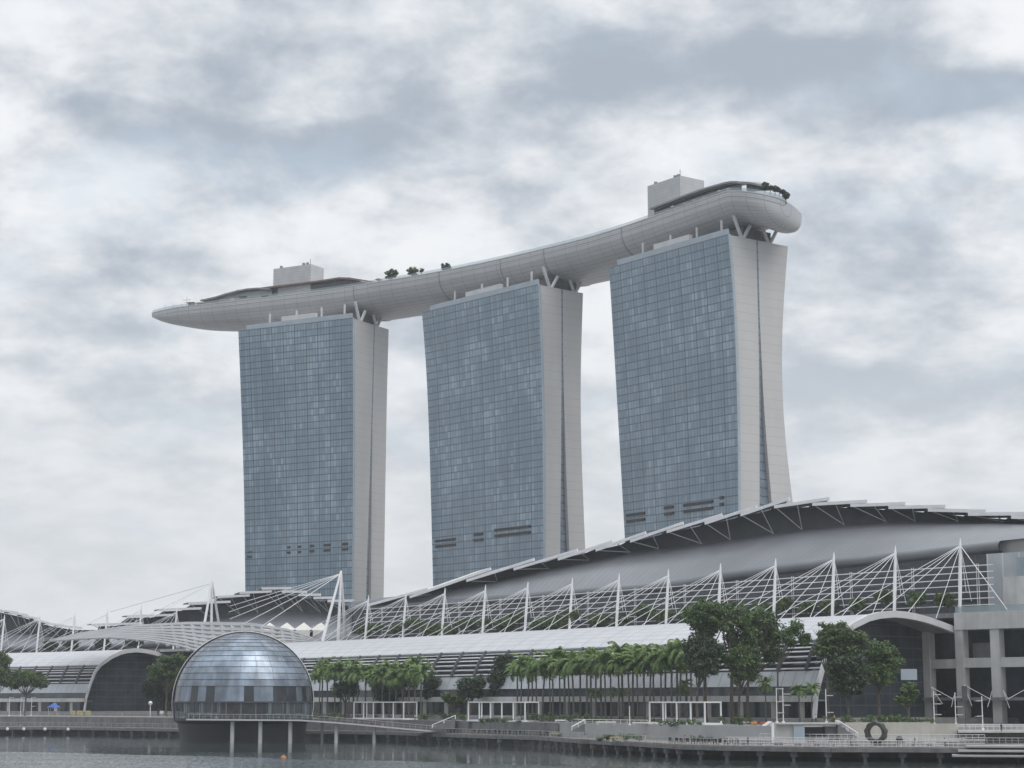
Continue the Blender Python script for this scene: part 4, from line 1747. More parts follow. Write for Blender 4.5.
# kiosk built into the wall
K = thing('kiosk', 'low grey concrete kiosk with a dark opening, left of the ring sculpture', 'kiosk', colpt(808, 412, 3))
Yk = 414
def xb(m, x0, x1, Y0, Y1, z0, z1):
    a, b = colpt(x0, Y0, z0), colpt(x1, Y0, z0)
    m.box(a.x, b.x, Y0, Y1, z0, z1)
    return m
xb(MB(), 776, 794, Yk - .5, Yk + 5, 3, 7.3).build('side_wall', MT['concrete'], K)
xb(MB(), 794, 805, Yk - 1.2, Yk + 4, 3, 7.0).build('wall', MT['pale_blue'], K)
xb(MB(), 805, 826, Yk, Yk + 4, 3, 4.3).build('wall', MT['concrete'], K)
xb(MB(), 826, 842, Yk, Yk + 4, 3, 6.8).build('wall', MT['concrete_dark'], K)
xb(MB(), 805, 826, Yk + 1.5, Yk + 2, 4.3, 6.7).build('opening', MT['black'], K)  # black panel stands in for the shade inside the opening
xb(MB(), 776, 842, Yk - 1.5, Yk + 5, 7.3, 7.6).build('roof_slab', MT['concrete'], K)
xb(MB(), 772, 774.5, Yk - 2, Yk - 1.4, 3.4, 7.6).build('gate_post', MT['white'], K)

# ring sculpture and ball
t = Vector((.80, -.60, 0)).normalized()
rc = colpt(876, 402, 5.75)
ax = Vector((-.42, -.90, 0)).normalized()
sd = Vector((ax.y, -ax.x, 0))
m = MB()
rows = []
for i in range(48):
    a = 2 * math.pi * i / 48
    rad = sd * math.cos(a) + Vector((0, 0, 1)) * math.sin(a)
    wob = .10 * math.sin(a * 9)
    rows.append([rc + rad * (2.15 + wob) + ax * 1.3, rc + rad * (2.35 + wob) + ax * .0, rc + rad * (2.15 + wob) - ax * 1.3, rc + rad * 1.5 - ax * 1.3, rc + rad * 1.4, rc + rad * 1.5 + ax * 1.3])
rows.append(rows[0])
m.grid(rows, closed=True)
MT['moss'] = plain('patinated_bronze', (.055, .060, .05), .55, metal=.3, var=.4, scale=1.2, bump=.4)
tag(m.build('ring_sculpture', MT['moss'], None, smooth=True, origin=(rc.x, rc.y, 3.46)), 'big dark bronze ring sculpture standing before the beige wall', 'sculpture')
bc = colpt(899.5, 402, 3.46)
m = MB()
m.lathe([(.35, 0), (.6, .25), (.75, .7), (.7, 1.1), (.45, 1.45), (.01, 1.55)], bc, 16)
m.lathe([(.8, 0), (.8, .18), (.3, .2)], bc, 16)
tag(m.build('stone_ball', MT['black'], None, smooth=True, origin=bc), 'dark round ball sculpture right of the ring sculpture', 'sculpture')

# ------------------------------------------------------------------ lamp posts and steel frames
def lamp(x, ytop, Y, z, label, arms, dark=False, side=1):
    b = colpt(x, Y, z)
    zt = solve_z(b.x, b.y, PL([(0, ytop), (1, ytop)]), 20)
    root = thing('lamp_post', label, 'lamp post', b, 'lamp posts along the promenade')
    m = MB()
    m.tube([b, (b.x, b.y, zt)], [.12, .09], 8)
    m.tube([b, b + Vector((0, 0, .4))], .32, 8)
    m.build('pole', MT['white'], root)
    for f in arms:
        h = z + (zt - z) * f
        m = MB()
        m.bar((b.x, b.y, h), (b.x + side * 1.7, b.y, h), .08)
        m.box(b.x + side * .7 - .5, b.x + side * .7 + .5 + .4, b.y - .2, b.y + .2, h - .02, h + .14)
        m.build('lamp_arm', MT['offwhite'], root)
    return root


lamp(777, 688, 432, 7.4, 'tall white lamp post with side arms right of the tall trees, left of a pair', (.97, .6, .28))
lamp(783.4, 688, 432, 7.4, 'tall white lamp post with side arms right of the tall trees, right of a pair', (.82, .5))
lamp(826.5, 689, 432, 7.4, 'white lamp post left of the round dark trees above the kiosk', (.8, .3))
lamp(934.5, 691.5, 430, 7.0, 'white lamp post between the small tree and the concrete column', (.9, .62, .3))
lamp(956, 692.5, 430, 7.0, 'white lamp post standing right against the tall concrete column', (.85, .55, .3))
lamp(983, 696, 425, 5.9, 'lamp post between two tall concrete columns with arms to the left', (.85, .4), side=-1)
lamp(629.7, 706, 462, 6.5, 'slim white pole on the terrace between the hedges, left of the right pavilion', ())
lamp(9, 697, 770, 6.5, 'dark-armed lamp post at the far left edge below the leafy tree', (.97, .8))
lamp(20.5, 697, 772, 6.5, 'lamp post under the spreading tree, second from the left edge', (.97, .8))
lamp(31, 697, 774, 6.5, 'lamp post under the spreading tree, just left of the blue umbrella', (.97, .8, .5))
# globe lamp
b = colpt(150, 716, 6.5)
g = thing('globe_lamp', 'white globe lamp on a pole left of the dome', 'lamp post', b)
MB().tube([b, b + Vector((0, 0, 4.6))], .16, 8).build('pole', MT['white'], g)
m = MB()
m.lathe([(.01, 4.3), (.55, 4.5), (.8, 5.1), (.55, 5.7), (.01, 5.9)], b, 16)
m.build('globe', MT['white'], g, smooth=True)


def frame(segs, Y, label):
    pts = [at(x, y, Y) for s in segs for (x, y) in s]
    base = Vector((pts[0].x, Y, 5.9))
    root = thing('steel_brace', label, 'steel frame', base, 'thin white braces at the concrete columns')
    for (p, q) in segs:
        MB().tube([at(*p, Y), at(*q, Y)], .075, 6).build('rod', MT['offwhite'], root)


frame((((964, 685), (972, 706)), ((964, 685), (990, 699)), ((990, 699), (992, 691)), ((990, 699), (987.5, 707))), 452, 'thin white V-shaped brace between the two tall concrete columns')
frame((((1003, 690), (1009.5, 708)), ((1008, 699), (1026, 689)), ((1008, 699), (1003, 690))), 452, 'thin white brace right of the tall concrete column at the right edge')
frame((((931, 687), (942.5, 704)), ((932, 687.5), (953, 699)), ((953, 699), (955.5, 693)), ((953, 699), (951.5, 707))), 466, 'thin grey brace left of the concrete column, behind two lamp posts')
# signs on the lamp posts' column
m = MB()
p = colpt(965, 428, 11.5)
m.box(p.x - .6, p.x + .6, p.y - .1, p.y + .1, 12.5, 15.5)
m.box(p.x - .06, p.x + .06, p.y - .06, p.y + .06, 6, 12.6)
tag(m.build('banner_sign', MT['dark'], None, origin=(p.x, p.y, 6)), 'dark hanging banner sign in front of the concrete column', 'sign')
# pale screen panel on the glazing under the arch
m = MB()
a = at(900.5, 669, 0.55 * 0 + 482)
b2 = at(917, 680, 482)
m.box(a.x, b2.x, 481.7, 482, b2.z, a.z)
tag(m.build('wall_panel', MT['pale_blue'], None, origin=((a.x + b2.x) / 2, 482, b2.z)), 'pale blue panel on the dark glazing under the big arch', 'panel')

# ------------------------------------------------------------------ small things on the decks
def bench(x0, x1, Y, z, h, mat, label, grp='pale benches and planters'):
    a, b = colpt(x0, Y, z), colpt(x1, Y, z)
    root = thing('bench', label, 'bench', (a + b) / 2, grp)
    m = MB()
    m.box(a.x, b.x, Y, Y + 1.0, z + h - .35, z + h)
    m.build('seat', MT[mat], root)
    for q in (.08, .92):
        p = a.lerp(b, q)
        m = MB()
        m.box(p.x - .25, p.x + .25, Y + .1, Y + .9, z, z + h - .36)
        m.build('leg', MT['concrete'], root)


bench(596, 616, 466, 6.5, .9, 'cream', 'long cream bench on the terrace right of the hedge')
bench(632, 656, 470, 6.5, .7, 'cream', 'cream bench under the left end of the right frame pavilion')
bench(610, 623, 446, 3.0, 1.1, 'yellow', 'pale yellow box bench on the low boardwalk')
bench(549, 564, 505, 3.0, 1.1, 'yellow', 'pale yellow box bench beside the row of dark chairs')
bench(555, 568.5, 520, 6.5, .8, 'white', 'white bench on the terrace right of the middle frame pavilion')
bench(740, 757, 462, 6.5, .9, 'cream', 'cream planter bench under the trees right of the right pavilion')

first = None
cn = 0
for x0, x1, n, row in ((474, 546, 15, 'below the middle frame pavilion'), (671, 737, 13, 'below the right frame pavilion')):
    for i in range(n):
        x = x0 + (x1 - x0) * i / (n - 1)
        p = colpt(x, SHORE(x) + 4.5, DECK_Z)
        lab = '%s dark chair from the left on the boardwalk %s' % (ORD[i + 1], row)
        if first is None:
            first = thing('deck_chair', lab, 'chair', p, 'dark chairs on the boardwalk')
            m = MB()
            m.box(p.x - .4, p.x + .4, p.y - .4, p.y + .4, p.z + .5, p.z + .62)
            m.build('seat', MT['black'], first)
            m = MB()
            m.box(p.x - .4, p.x + .4, p.y + .34, p.y + .42, p.z + .62, p.z + 1.35)
            m.build('backrest', MT['black'], first)
            for sx in (-1, 1):
                for sy in (-1, 1):
                    m = MB()
                    m.box(p.x + sx * .34 - .04, p.x + sx * .34 + .04, p.y + sy * .34 - .04, p.y + sy * .34 + .04, p.z, p.z + .5)
                    m.build('leg', MT['black'], first)
        else:
            dup(first, p, random.Random(i).uniform(-.4, .4), 1, lab)

# blue market umbrella
b = colpt(53.5, 775, 6.5)
U = thing('market_umbrella', 'blue canvas canopy on thin legs on the terrace at the left', 'canopy', b)
m = MB()
m.lathe([(2.75, 3.2), (2.6, 3.55), (1.2, 4.5), (.01, 5.2)], b, 8)
m.build('canopy', MT['blue'], U)
for sx in (-1, 1):
    for sy in (-1, 1):
        MB().tube([b + Vector((sx * 1.7, sy * 1.7, 0)), b + Vector((sx * 1.7, sy * 1.7, 3.4))], .09, 6).build('leg', MT['offwhite'], U)
for i, (x, w_) in enumerate(((73, 4.5), (80, 6), (88, 5))):
    b = colpt(x, 768, 6.5)
    m = MB()
    ww = w_ * .2
    m.box(b.x - ww, b.x + ww, b.y - .5, b.y + .5, 6.9, 8.6)
    for s in (-1, 1):
        m.box(b.x + s * ww * .8 - .1, b.x + s * ww * .8 + .1, b.y - .4, b.y + .4, 6.5, 6.9)
    tag(m.build('yellow_stall', MT['yellow'], None, origin=b), '%s yellow stall board right of the blue canopy on the left terrace' % ('leftmost', 'middle', 'rightmost')[i], 'stall board', 'yellow stall boards')
b = colpt(161.5, 712, 6.5)
m = MB()
m.box(b.x - .6, b.x + .6, b.y - .1, b.y + .1, 7.6, 8.8)
m.tube([b, b + Vector((0, 0, 1.2))], .07, 6)
tag(m.build('sign_board', MT['white'], None, origin=b), 'small white board between the globe lamp and the dome', 'sign')
for i, x in enumerate((7.3, 23.7, 44.8, 68)):
    p = colpt(x, SHORE(x) - .9, 1.55)
    m = MB()
    m.lathe([(.01, 0), (.45, .12), (.62, .6), (.45, 1.05), (.01, 1.2)], p, 12)
    m.bar(p + Vector((0, .2, .6)), p + Vector((0, .9, .6)), .15)
    tag(m.build('fender', MT['white'], None, smooth=True, origin=p), '%s white fender ball from the left edge on the boardwalk beam' % ORD[i + 1], 'fender', 'white fenders on the left boardwalk')
MT['buoy'] = plain('faded_orange', (.36, .17, .08), .7, var=.2)
p = atz(283.5, 758, 0)
m = MB()
m.lathe([(.01, -.4), (.5, -.25), (.68, .05), (.6, .3), (.22, .5), (.08, .72), (.01, .74)], p, 16)
tag(m.build('buoy', MT['buoy'], None, smooth=True, origin=(p.x, p.y, 0)), 'small orange buoy floating on the water in front of the dome', 'buoy')
for i, (x, w_) in enumerate(((754, 2.6), (765, 4.5), (775, 3.0))):
    b = colpt(x, 446, 6.5)
    m = MB()
    m.box(b.x - w_ * .25, b.x + w_ * .25, b.y - .6, b.y + .6, 7.0, 7.5)
    for s in (-1, 1):
        m.box(b.x + s * w_ * .2 - .06, b.x + s * w_ * .2 + .06, b.y - .5, b.y + .5, 6.5, 7.02)
    tag(m.build('cafe_table', MT['orange' if i == 0 else 'red'], None, origin=b), '%s table with an orange-red cloth on the terrace above the stair' % ('leftmost', 'middle', 'rightmost')[i], 'table', 'orange-red covered tables')

# ------------------------------------------------------------------ people, a few pixels tall
def person_mesh(name, pose, cloth, legs):
    """one continuous skinned figure, 1.7 m, facing -Y"""
    J = [(0, 0, .92), (0, 0, 1.15), (0, 0, 1.40), (0, -.01, 1.50), (0, -.02, 1.62), (0, -.02, 1.70)]
    R = [.15, .14, .13, .055, .10, .07]
    E = [(0, 1), (1, 2), (2, 3), (3, 4), (4, 5)]
    st = .16 if pose == 'walk' else .0
    for s in (-1, 1):
        b = len(J)
        J += [(s * .17, 0, 1.40), (s * .22, s * st * .6, 1.14), (s * .21, s * st - .06, .90), (s * .21, s * st - .08, .80)]
        R += [.06, .05, .038, .04]
        E += [(2, b), (b, b + 1), (b + 1, b + 2), (b + 2, b + 3)]
        b = len(J)
        J += [(s * .09, 0, .86), (s * .10, -s * st * .8, .50), (s * .10, -s * st * 1.5, .08), (s * .10, -s * st * 1.5 - .13, .04)]
        R += [.09, .065, .045, .04]
        E += [(0, b), (b, b + 1), (b + 1, b + 2), (b + 2, b + 3)]
    me = bpy.data.meshes.new(name)
    me.from_pydata(J, E, [])
    o = bpy.data.objects.new(name, me)
    COL.objects.link(o)
    sk = o.modifiers.new('skin', 'SKIN')
    for v, r in zip(me.skin_vertices[0].data, R):
        v.radius = (r, r)
    me.skin_vertices[0].data[0].use_root = True
    ss = o.modifiers.new('sub', 'SUBSURF')
    ss.levels = ss.render_levels = 1
    dg = bpy.context.evaluated_depsgraph_get()
    new = bpy.data.meshes.new_from_object(o.evaluated_get(dg))
    bpy.data.objects.remove(o)
    new.materials.clear()
    for q in (cloth, legs, 'skin'):
        new.materials.append(MT[q])
    for p in new.polygons:
        c = p.center
        p.material_index = 2 if c.z > 1.46 or (abs(c.x) > .17 and c.z < 1.0 and c.z > .74) else 1 if c.z < .92 else 0
        p.use_smooth = True
    return new


PM = {}
def person(x, Y, z, cloth, legs, pose, rz, label):
    key = (cloth, legs, pose)
    if key not in PM:
        PM[key] = person_mesh('person', pose, cloth, legs)
    o = bpy.data.objects.new('person', PM[key])
    COL.objects.link(o)
    o.location = colpt(x, Y, z)
    o.rotation_euler = (0, 0, rz)
    tag(o, label, 'person')
    hair = MB()
    hair.lathe([(.01, 1.79), (.075, 1.77), (.112, 1.70), (.115, 1.62), (.10, 1.56)], (0, .015, 0), 12)
    h = hair.build('hair', MT['black'], None, smooth=True)
    h.parent = o


person(1001.5, 402, 5.9, 'clothes_dark', 'clothes_dark', 'stand', .4, 'person in dark clothes at the railing in front of the right concrete column')
person(685, 428, 3.0, 'red', 'clothes_dark', 'walk', 1.3, 'person in a red top on the low boardwalk below the right frame pavilion')
person(816, 424, 7.65, 'clothes_pale', 'clothes_dark', 'stand', .2, 'person in a pale top standing above the kiosk')
person(834.5, 424, 7.65, 'orange', 'clothes_dark', 'walk', 1.0, 'person in an orange top walking at the top of the stair by the ring sculpture')
person(122, 748, 6.5, 'clothes_pale', 'clothes_pale', 'walk', -1.0, 'person in pale clothes walking on the left terrace')
person(372, 571, rz(372), 'orange', 'clothes_dark', 'walk', 1.4, 'person in an orange top walking down the footbridge')
person(383, 572, rz(383), 'red', 'clothes_pale', 'walk', 1.4, 'person in a red top and pale trousers on the footbridge')
person(415, 604, 6.5, 'clothes_pale', 'clothes_dark', 'stand', 0, 'person in a pale top near the hedge right of the left frame pavilion')
person(167, 712, 6.5, 'red', 'clothes_dark', 'walk', .8, 'person in a red top beside the dome entrance')

for i, (x, dY, z, c, l, po, where) in enumerate((
        (520, 8, 3.0, 'clothes_pale', 'clothes_dark', 'walk', 'walking past the dark chairs below the middle frame pavilion'),
        (585, 8, 3.0, 'clothes_dark', 'clothes_pale', 'walk', 'walking on the low boardwalk below the thick hedge'),
        (645, 8, 3.0, 'clothes_pale', 'clothes_pale', 'stand', 'standing at the boardwalk railing left of the right frame pavilion'),
        (748, 3, 3.0, 'clothes_dark', 'clothes_dark', 'stand', 'standing by the water railing at the left end of the event deck'),
        (851, 7, 3.0, 'blue', 'clothes_dark', 'walk', 'in a blue top walking along the water railing left of the ring sculpture'),
        (915, 6, 3.0, 'red', 'clothes_dark', 'stand', 'in a red top at the water railing right of the ring sculpture'),
        (945, 7, 3.0, 'clothes_pale', 'clothes_dark', 'walk', 'in a pale top at the right end of the event deck'),
        (20, 8, 3.0, 'clothes_dark', 'clothes_pale', 'walk', 'walking on the boardwalk near the left edge'),
        (100, 8, 3.0, 'blue', 'clothes_dark', 'walk', 'in a blue top on the boardwalk below the dark arch'))):
    person(x, SHORE(x) + dY, z, c, l, po, i * 1.1, 'person ' + where)

# ------------------------------------------------------------------ vegetation
def leaves(m, rnd, c, r, n, size, flat=.75):
    for _ in range(n):
        while True:
            d = Vector((rnd.uniform(-1, 1), rnd.uniform(-1, 1), rnd.uniform(-1, 1)))
            if d.length < 1:
                break
        p = c + Vector((d.x * r, d.y * r, d.z * r * flat))
        nrm = (d * .8 + Vector((rnd.gauss(0, .5), rnd.gauss(0, .5), .55 + rnd.gauss(0, .4)))).normalized()
        a = nrm.cross(Vector((rnd.gauss(0, 1), rnd.gauss(0, 1), rnd.gauss(0, 1)))).normalized()
        b = nrm.cross(a)
        s = size * rnd.uniform(.6, 1.3)
        m.add((p - a * s, p + b * s * .55, p + a * s, p - b * s * .55), ((0, 1, 2, 3),))


def crown_of(m, rnd, ell, dens, size, clump):
    c, r = ell
    vol = (r.x * r.y * r.z) ** (1 / 3)
    n = max(8, int(1.1 * dens * (vol / clump) ** 2))
    for _ in range(n):
        d = Vector((rnd.gauss(0, 1), rnd.gauss(0, 1), rnd.gauss(0, 1))).normalized()
        q = rnd.random() ** .45
        p = c + Vector((d.x * r.x, d.y * r.y, d.z * r.z)) * q * .92
        leaves(m, rnd, p, clump * rnd.uniform(.55, 1.15), 56, size * 1.12)


def tree(seed, xb, Y, zb, crowns, label, cat='tree', mat='foliage', name='tree', dens=7.0, size=.34, clump=1.5, trunk=.45, group=None, forks=True):
    rnd = random.Random(seed)
    base = colpt(xb, Y, zb)
    root = thing(name, label, cat, base, group)
    ells = []
    for cx, cy, rx, ry in crowns:
        c = at(cx, cy, Y + rnd.uniform(-1.5, 1.5))
        s = Y / FPX
        ells.append((c, Vector((rx * s, (rx + ry) / 2 * s, ry * s)) * 1.12))
    m = MB()
    fork = Vector((base.x, base.y, zb + (min(e[0].z - e[1].z for e in ells) - zb) * .72))
    m.tube([base - Vector((0, 0, .3)), base.lerp(fork, .5) + Vector((rnd.uniform(-.3, .3), 0, 0)), fork], [trunk * 1.0, trunk * .75, trunk * .65], 9)
    for c, r in ells:
        for _ in range(4 if forks else 2):
            d = Vector((rnd.gauss(0, .45) * r.x, rnd.gauss(0, .45) * r.y, rnd.uniform(-.3, .6) * r.z))
            e = c + d
            mid = fork.lerp(e, .5) + Vector((rnd.uniform(-.6, .6), rnd.uniform(-.6, .6), rnd.uniform(0, .8)))
            m.tube([fork, mid, e], [trunk * .42, trunk * .28, trunk * .1], 6)
            for _ in range(2):
                g = e + Vector((rnd.gauss(0, .35) * r.x, rnd.gauss(0, .35) * r.y, rnd.uniform(0, .4) * r.z))
                m.tube([mid.lerp(e, .6), g], [trunk * .25, trunk * .08], 5)
    m.build('trunk', MT['bark'], root, smooth=True)
    m = MB()
    for e in ells:
        crown_of(m, rnd, e, dens, size, clump)
    m.build('crown', MT[mat], root, recalc=False)
    return root


G = 'broad trees along the promenade'
tree(1, 706, 480, 6.5, [(700, 613, 15, 13), (716, 618, 15, 14), (703, 630, 14, 9)], 'tall broad tree with the highest crown, left in the big tree group', group=G, trunk=.6, dens=8)
tree(2, 698, 474, 6.5, [(697, 652, 15, 14), (711, 655, 12, 15), (703, 668, 14, 8)], 'dark lower tree in front of the left side of the big tree group', mat='foliage_dark', group=G, dens=9)
tree(3, 733, 484, 6.5, [(727, 612, 8, 9), (738, 646, 9, 8), (741, 618, 11, 13), (733, 634, 9, 8), (750, 634, 10, 12)], 'tall tree in the middle of the big tree group with gaps in its crown', group=G, trunk=.65, dens=6)
tree(4, 740, 476, 6.5, [(735, 660, 12, 12), (750, 658, 10, 14), (743, 676, 13, 7)], 'shorter bushy tree in the middle below the tall crowns', group=G, mat='foliage', dens=6)
tree(5, 749, 487, 6.5, [(753, 618, 9, 10), (764, 646, 9, 8), (763, 620, 13, 12), (773, 632, 11, 13), (758, 640, 10, 9), (774, 654, 10, 9)], 'tall tree on the right side of the big tree group', group=G, trunk=.55, dens=7)
tree(6, 779, 480, 6.5, [(795, 630, 10, 9), (804, 638, 5, 7), (789, 640, 6, 6)], 'thin leaning tree with a small round crown right of the big group', group=G, trunk=.3, dens=7, forks=False)
tree(7, 829, 462, 7.4, [(823, 645, 8, 10), (848, 650, 9, 9), (828, 632, 10, 10), (841, 634, 10, 11), (832, 648, 12, 9), (857, 640, 10, 8)], 'bright green leafy tree left under the big arch', mat='foliage_light', group=G, dens=7)
tree(8, 879, 455, 7.4, [(877, 652, 13, 12), (889, 660, 12, 14), (880, 674, 15, 10)], 'round dark tree under the right part of the big arch', group=G, dens=8)
tree(9, 848, 446, 7.4, [(840, 668, 13, 13), (857, 670, 13, 15), (848, 684, 17, 10)], 'dark wide tree in front under the left part of the big arch', mat='foliage_dark', group=G, dens=8)
tree(10, 909, 440, 7.4, [(908, 692, 8, 9), (903, 700, 6, 6)], 'small tree right of the round dark trees near the lamp posts', group=G, dens=8, clump=1.1)
tree(11, 508, 590, 6.8, [(507, 664, 12, 9), (502, 677, 14, 11), (514, 678, 13, 12), (507, 688, 16, 8)], 'dense dark conical tree behind the middle frame pavilion', mat='foliage_dark', group=G, dens=11)
tree(12, 471, 588, 6.8, [(466, 686, 9, 8), (477, 684, 9, 8), (471, 692, 12, 6)], 'rounded dark tree left of the conical tree', mat='foliage_dark', group=G, dens=10)
tree(13, 433, 618, 6.8, [(433, 683, 9, 8), (431, 692, 11, 6)], 'small rounded dark tree right of the left palm cluster', mat='foliage_dark', group=G, dens=10)
tree(14, 455, 600, 6.8, [(452, 698, 9, 5), (463, 701, 7, 4)], 'low spreading bush left of the middle frame pavilion', group=G, cat='bush', name='bush', dens=9, clump=1.2)
tree(15, -4, 775, 6.5, [(0, 662, 10, 10), (-6, 674, 14, 12), (6, 678, 8, 8)], 'leafy green tree cut by the left edge', group=G, dens=9, mat='foliage_light')
tree(16, 25, 778, 6.5, [(14, 682, 13, 6), (32, 679, 14, 7), (24, 676, 12, 6), (41, 683, 8, 4)], 'wide flat-topped tree left of the dark arch', group=G, dens=10)
tree(17, 166, 690, 7.5, [(174, 660, 12, 6), (162, 670, 14, 9), (178, 674, 10, 12)], 'light green tree beside the left side of the dome', mat='foliage', group=G, dens=9)
tree(18, 158, 700, 7.5, [(157, 688, 13, 12), (170, 694, 12, 14)], 'darker low tree between the dark arch and the dome', mat='foliage_dark', group=G, dens=9)
tree(19, 345, 640, 6.8, [(340, 690, 8, 7), (352, 688, 8, 8)], 'low dark tree under the left palm cluster', mat='foliage_dark', group=G, dens=9)
tree(20, 386, 632, 6.8, [(380, 690, 9, 8), (394, 691, 9, 8), (388, 697, 12, 5)], 'wider dark tree under the right side of the left palm cluster', mat='foliage_dark', group=G, dens=9)
tree(21, 403, 626, 6.8, [(402, 672, 9, 7), (409, 681, 9, 5), (397, 679, 7, 6)], 'leafy mid-green tree at the right end of the left palm cluster', mat='foliage', group=G, dens=9)


def palm_proto(seed, H, R):
    rnd = random.Random(seed)
    root = thing('palm_tree', 'palm', 'palm tree', (0, 0, 0))
    m = MB()
    lean = rnd.uniform(-.07, .07) * H
    pts = [(lean * (i / 6) ** 2, 0, H * i / 6) for i in range(7)]
    m.tube(pts, [.36, .30, .27, .26, .25, .24, .22], 8)
    m.build('trunk', MT['palm_bark'], root, smooth=True)
    top = Vector(pts[-1])
    m = MB()
    m.tube([top, top + Vector((0, 0, 1.3))], [.24, .12], 8)
    m.build('crownshaft', MT['palm'], root)
    m = MB()
    top = top + Vector((0, 0, 1.0))
    NF = rnd.randint(17, 26)
    for q in range(NF):
        az = 2 * math.pi * q / NF + rnd.uniform(-.25, .25)
        el = rnd.uniform(-.1, 1.4)
        L = R * rnd.uniform(.85, 1.15)
        h = Vector((math.cos(az), math.sin(az), 0))
        sd = Vector((-h.y, h.x, 0))
        P = []
        p = top.copy()
        e = el
        for i in range(8):
            P.append(p.copy())
            p = p + (h * math.cos(e) + Vector((0, 0, 1)) * math.sin(e)) * L / 7
            e -= .16 + .10 * i * .5
        for i in range(7):
            a, b = P[i], P[i + 1]
            d = (b - a).normalized()
            m.add((a - sd * .04, a + sd * .04, b + sd * .03, b - sd * .03), ((0, 1, 2, 3),))
            w_ = 1.15 * math.sin(math.pi * (i + 1.2) / 8.6)
            for s in (-1, 1):
                for f in (.1, .55):
                    o = a.lerp(b, f)
                    tip_ = o + sd * s * w_ * rnd.uniform(.8, 1.1) + d * .5 + Vector((0, 0, -.42 * w_ - rnd.uniform(0, .25)))
                    m.add((o, o + d * .5, tip_), ((0, 1, 2),))
    m.build('fronds', MT['palm'], root, recalc=False)
    return root


protos = [palm_proto(40 + i, 13.0, 5.0) for i in range(8)]
used = [False] * 8
RN = random.Random(5)


def palm(x, ycrown, Y, zb, label, group, sc=1.0):
    i = RN.randrange(8)
    b = colpt(x, Y, zb)
    zt = at(x, ycrown, Y).z
    sz = (zt - zb) / 14.0
    args = (b, RN.uniform(0, 6.28))
    if not used[i]:
        used[i] = True
        r = protos[i]
        r.location = b
        r.rotation_euler = (0, 0, args[1])
        r['label'] = label
        r['group'] = group
    else:
        r = dup(protos[i], b, args[1], 1, label, group)
    r.scale = (sc * RN.uniform(.8, 1.15), sc * RN.uniform(.8, 1.15), sz)
    # keep the crown's own proportions while the trunk takes the height
    return r


n = 34
ct = PL([(515, 668), (560, 664), (600, 660), (650, 657), (692, 655)])
for i in range(n):
    x = 517 + (692 - 517) * i / (n - 1) + RN.uniform(-1.6, 1.6)
    row = i % 2
    palm(x, ct(x) + RN.uniform(-5, 6) + row * 1.5, FOOT(x) - (9 if row else 4), 6.5,
         '%s palm from the left in the long double row behind the right frame pavilion' % ORD[i + 1], 'palms in the long right row', 1.0)
n = 18
for i in range(n):
    x = 317 + (420 - 317) * i / (n - 1) + RN.uniform(-2, 2)
    row = i % 2
    palm(x, 670 + RN.uniform(-4, 4) + row * 5, FOOT(x) - (7 if row else 3), 6.5,
         '%s palm from the left in the cluster right of the dome' % ORD[i + 1], 'palms in the left cluster', 1.05)
for i, (x, y) in enumerate(((596, 694), (620, 692), (686, 686), (766, 684), (800, 690), (812, 689))):
    palm(x, y, FOOT(x) - 6, 7.0, 'small low palm %s' % ('among the trunks of the long palm row, further left', 'among the trunks of the long palm row, further right', 'at the right end of the long palm row',
         'below the tall tree group', 'left of the lamp post pair on the upper terrace', 'beside the white arch foot')[i], 'small low palms by the arcade', .62)


def hedge(seed, x0, x1, Y, z, h, label, mat='foliage', wd=1.6):
    rnd = random.Random(seed)
    a, b = colpt(x0, Y, z), colpt(x1, Y, z)
    m = MB()
    L = (b - a).length
    for i in range(int(L / .42) + 2):
        p = a.lerp(b, rnd.random()) + Vector((0, rnd.uniform(-wd, wd) * .5, h * rnd.uniform(.25, .95)))
        leaves(m, rnd, p, .75, 40, .22)
    o = m.build('hedge', MT[mat], None, origin=(a + b) / 2, recalc=False)
    tag(o, label, 'hedge', 'hedges along the terrace')


hedge(1, 417, 453, 596, 6.6, 1.9, 'bright low hedge right of the left frame pavilion', 'foliage_light')
hedge(2, 527, 557, 536, 6.6, 2.4, 'clipped hedge at the right end of the middle frame pavilion', 'foliage')
hedge(3, 562, 588, 500, 6.5, 2.5, 'thick hedge left of the long cream bench', 'foliage_light')
hedge(4, 589, 606, 505, 6.5, 1.6, 'thin hedge behind the long cream bench', 'foliage')
hedge(5, 630, 650, 490, 6.5, 1.4, 'low hedge left of the right frame pavilion', 'foliage')
hedge(6, 719, 753, 462, 6.5, 1.9, 'dark hedge right of the right frame pavilion', 'foliage')
hedge(7, 822, 908, 428, 7.3, 1.7, 'long hedge on top of the beige wall above the ring sculpture', 'foliage_light')
hedge(8, 908, 932, 430, 7.3, 1.0, 'low hedge tail at the right end of the beige wall', 'foliage')
hedge(9, 312, 345, 634, 6.5, 1.8, 'hedge between the dome and the left frame pavilion', 'foliage')
hedge(10, 454, 468, 575, 6.5, 2.0, 'short pale hedge beside the stair, left of the middle frame pavilion', 'foliage_light')
hedge(11, 396, 424, 622, 6.5, 2.4, 'dark hedge behind the left frame pavilion', 'foliage_dark')
hedge(13, 592, 640, 452, 3.0, 1.3, 'row of low planting along the foot of the grey wall below the long cream bench', 'foliage')
hedge(14, 690, 716, 446, 3.0, 1.2, 'low planting at the foot of the grey wall below the right frame pavilion', 'foliage')
hedge(15, 660, 700, 459, 6.5, 1.0, 'low hedge trailing over the wall under the right frame pavilion', 'foliage_light')
hedge(16, 480, 520, 531, 6.4, 1.0, 'low hedge in front of the middle frame pavilion', 'foliage')
hedge(12, 270, 311, 640, 6.5, 1.6, 'hedge partly hidden behind the right side of the dome', 'foliage_dark')

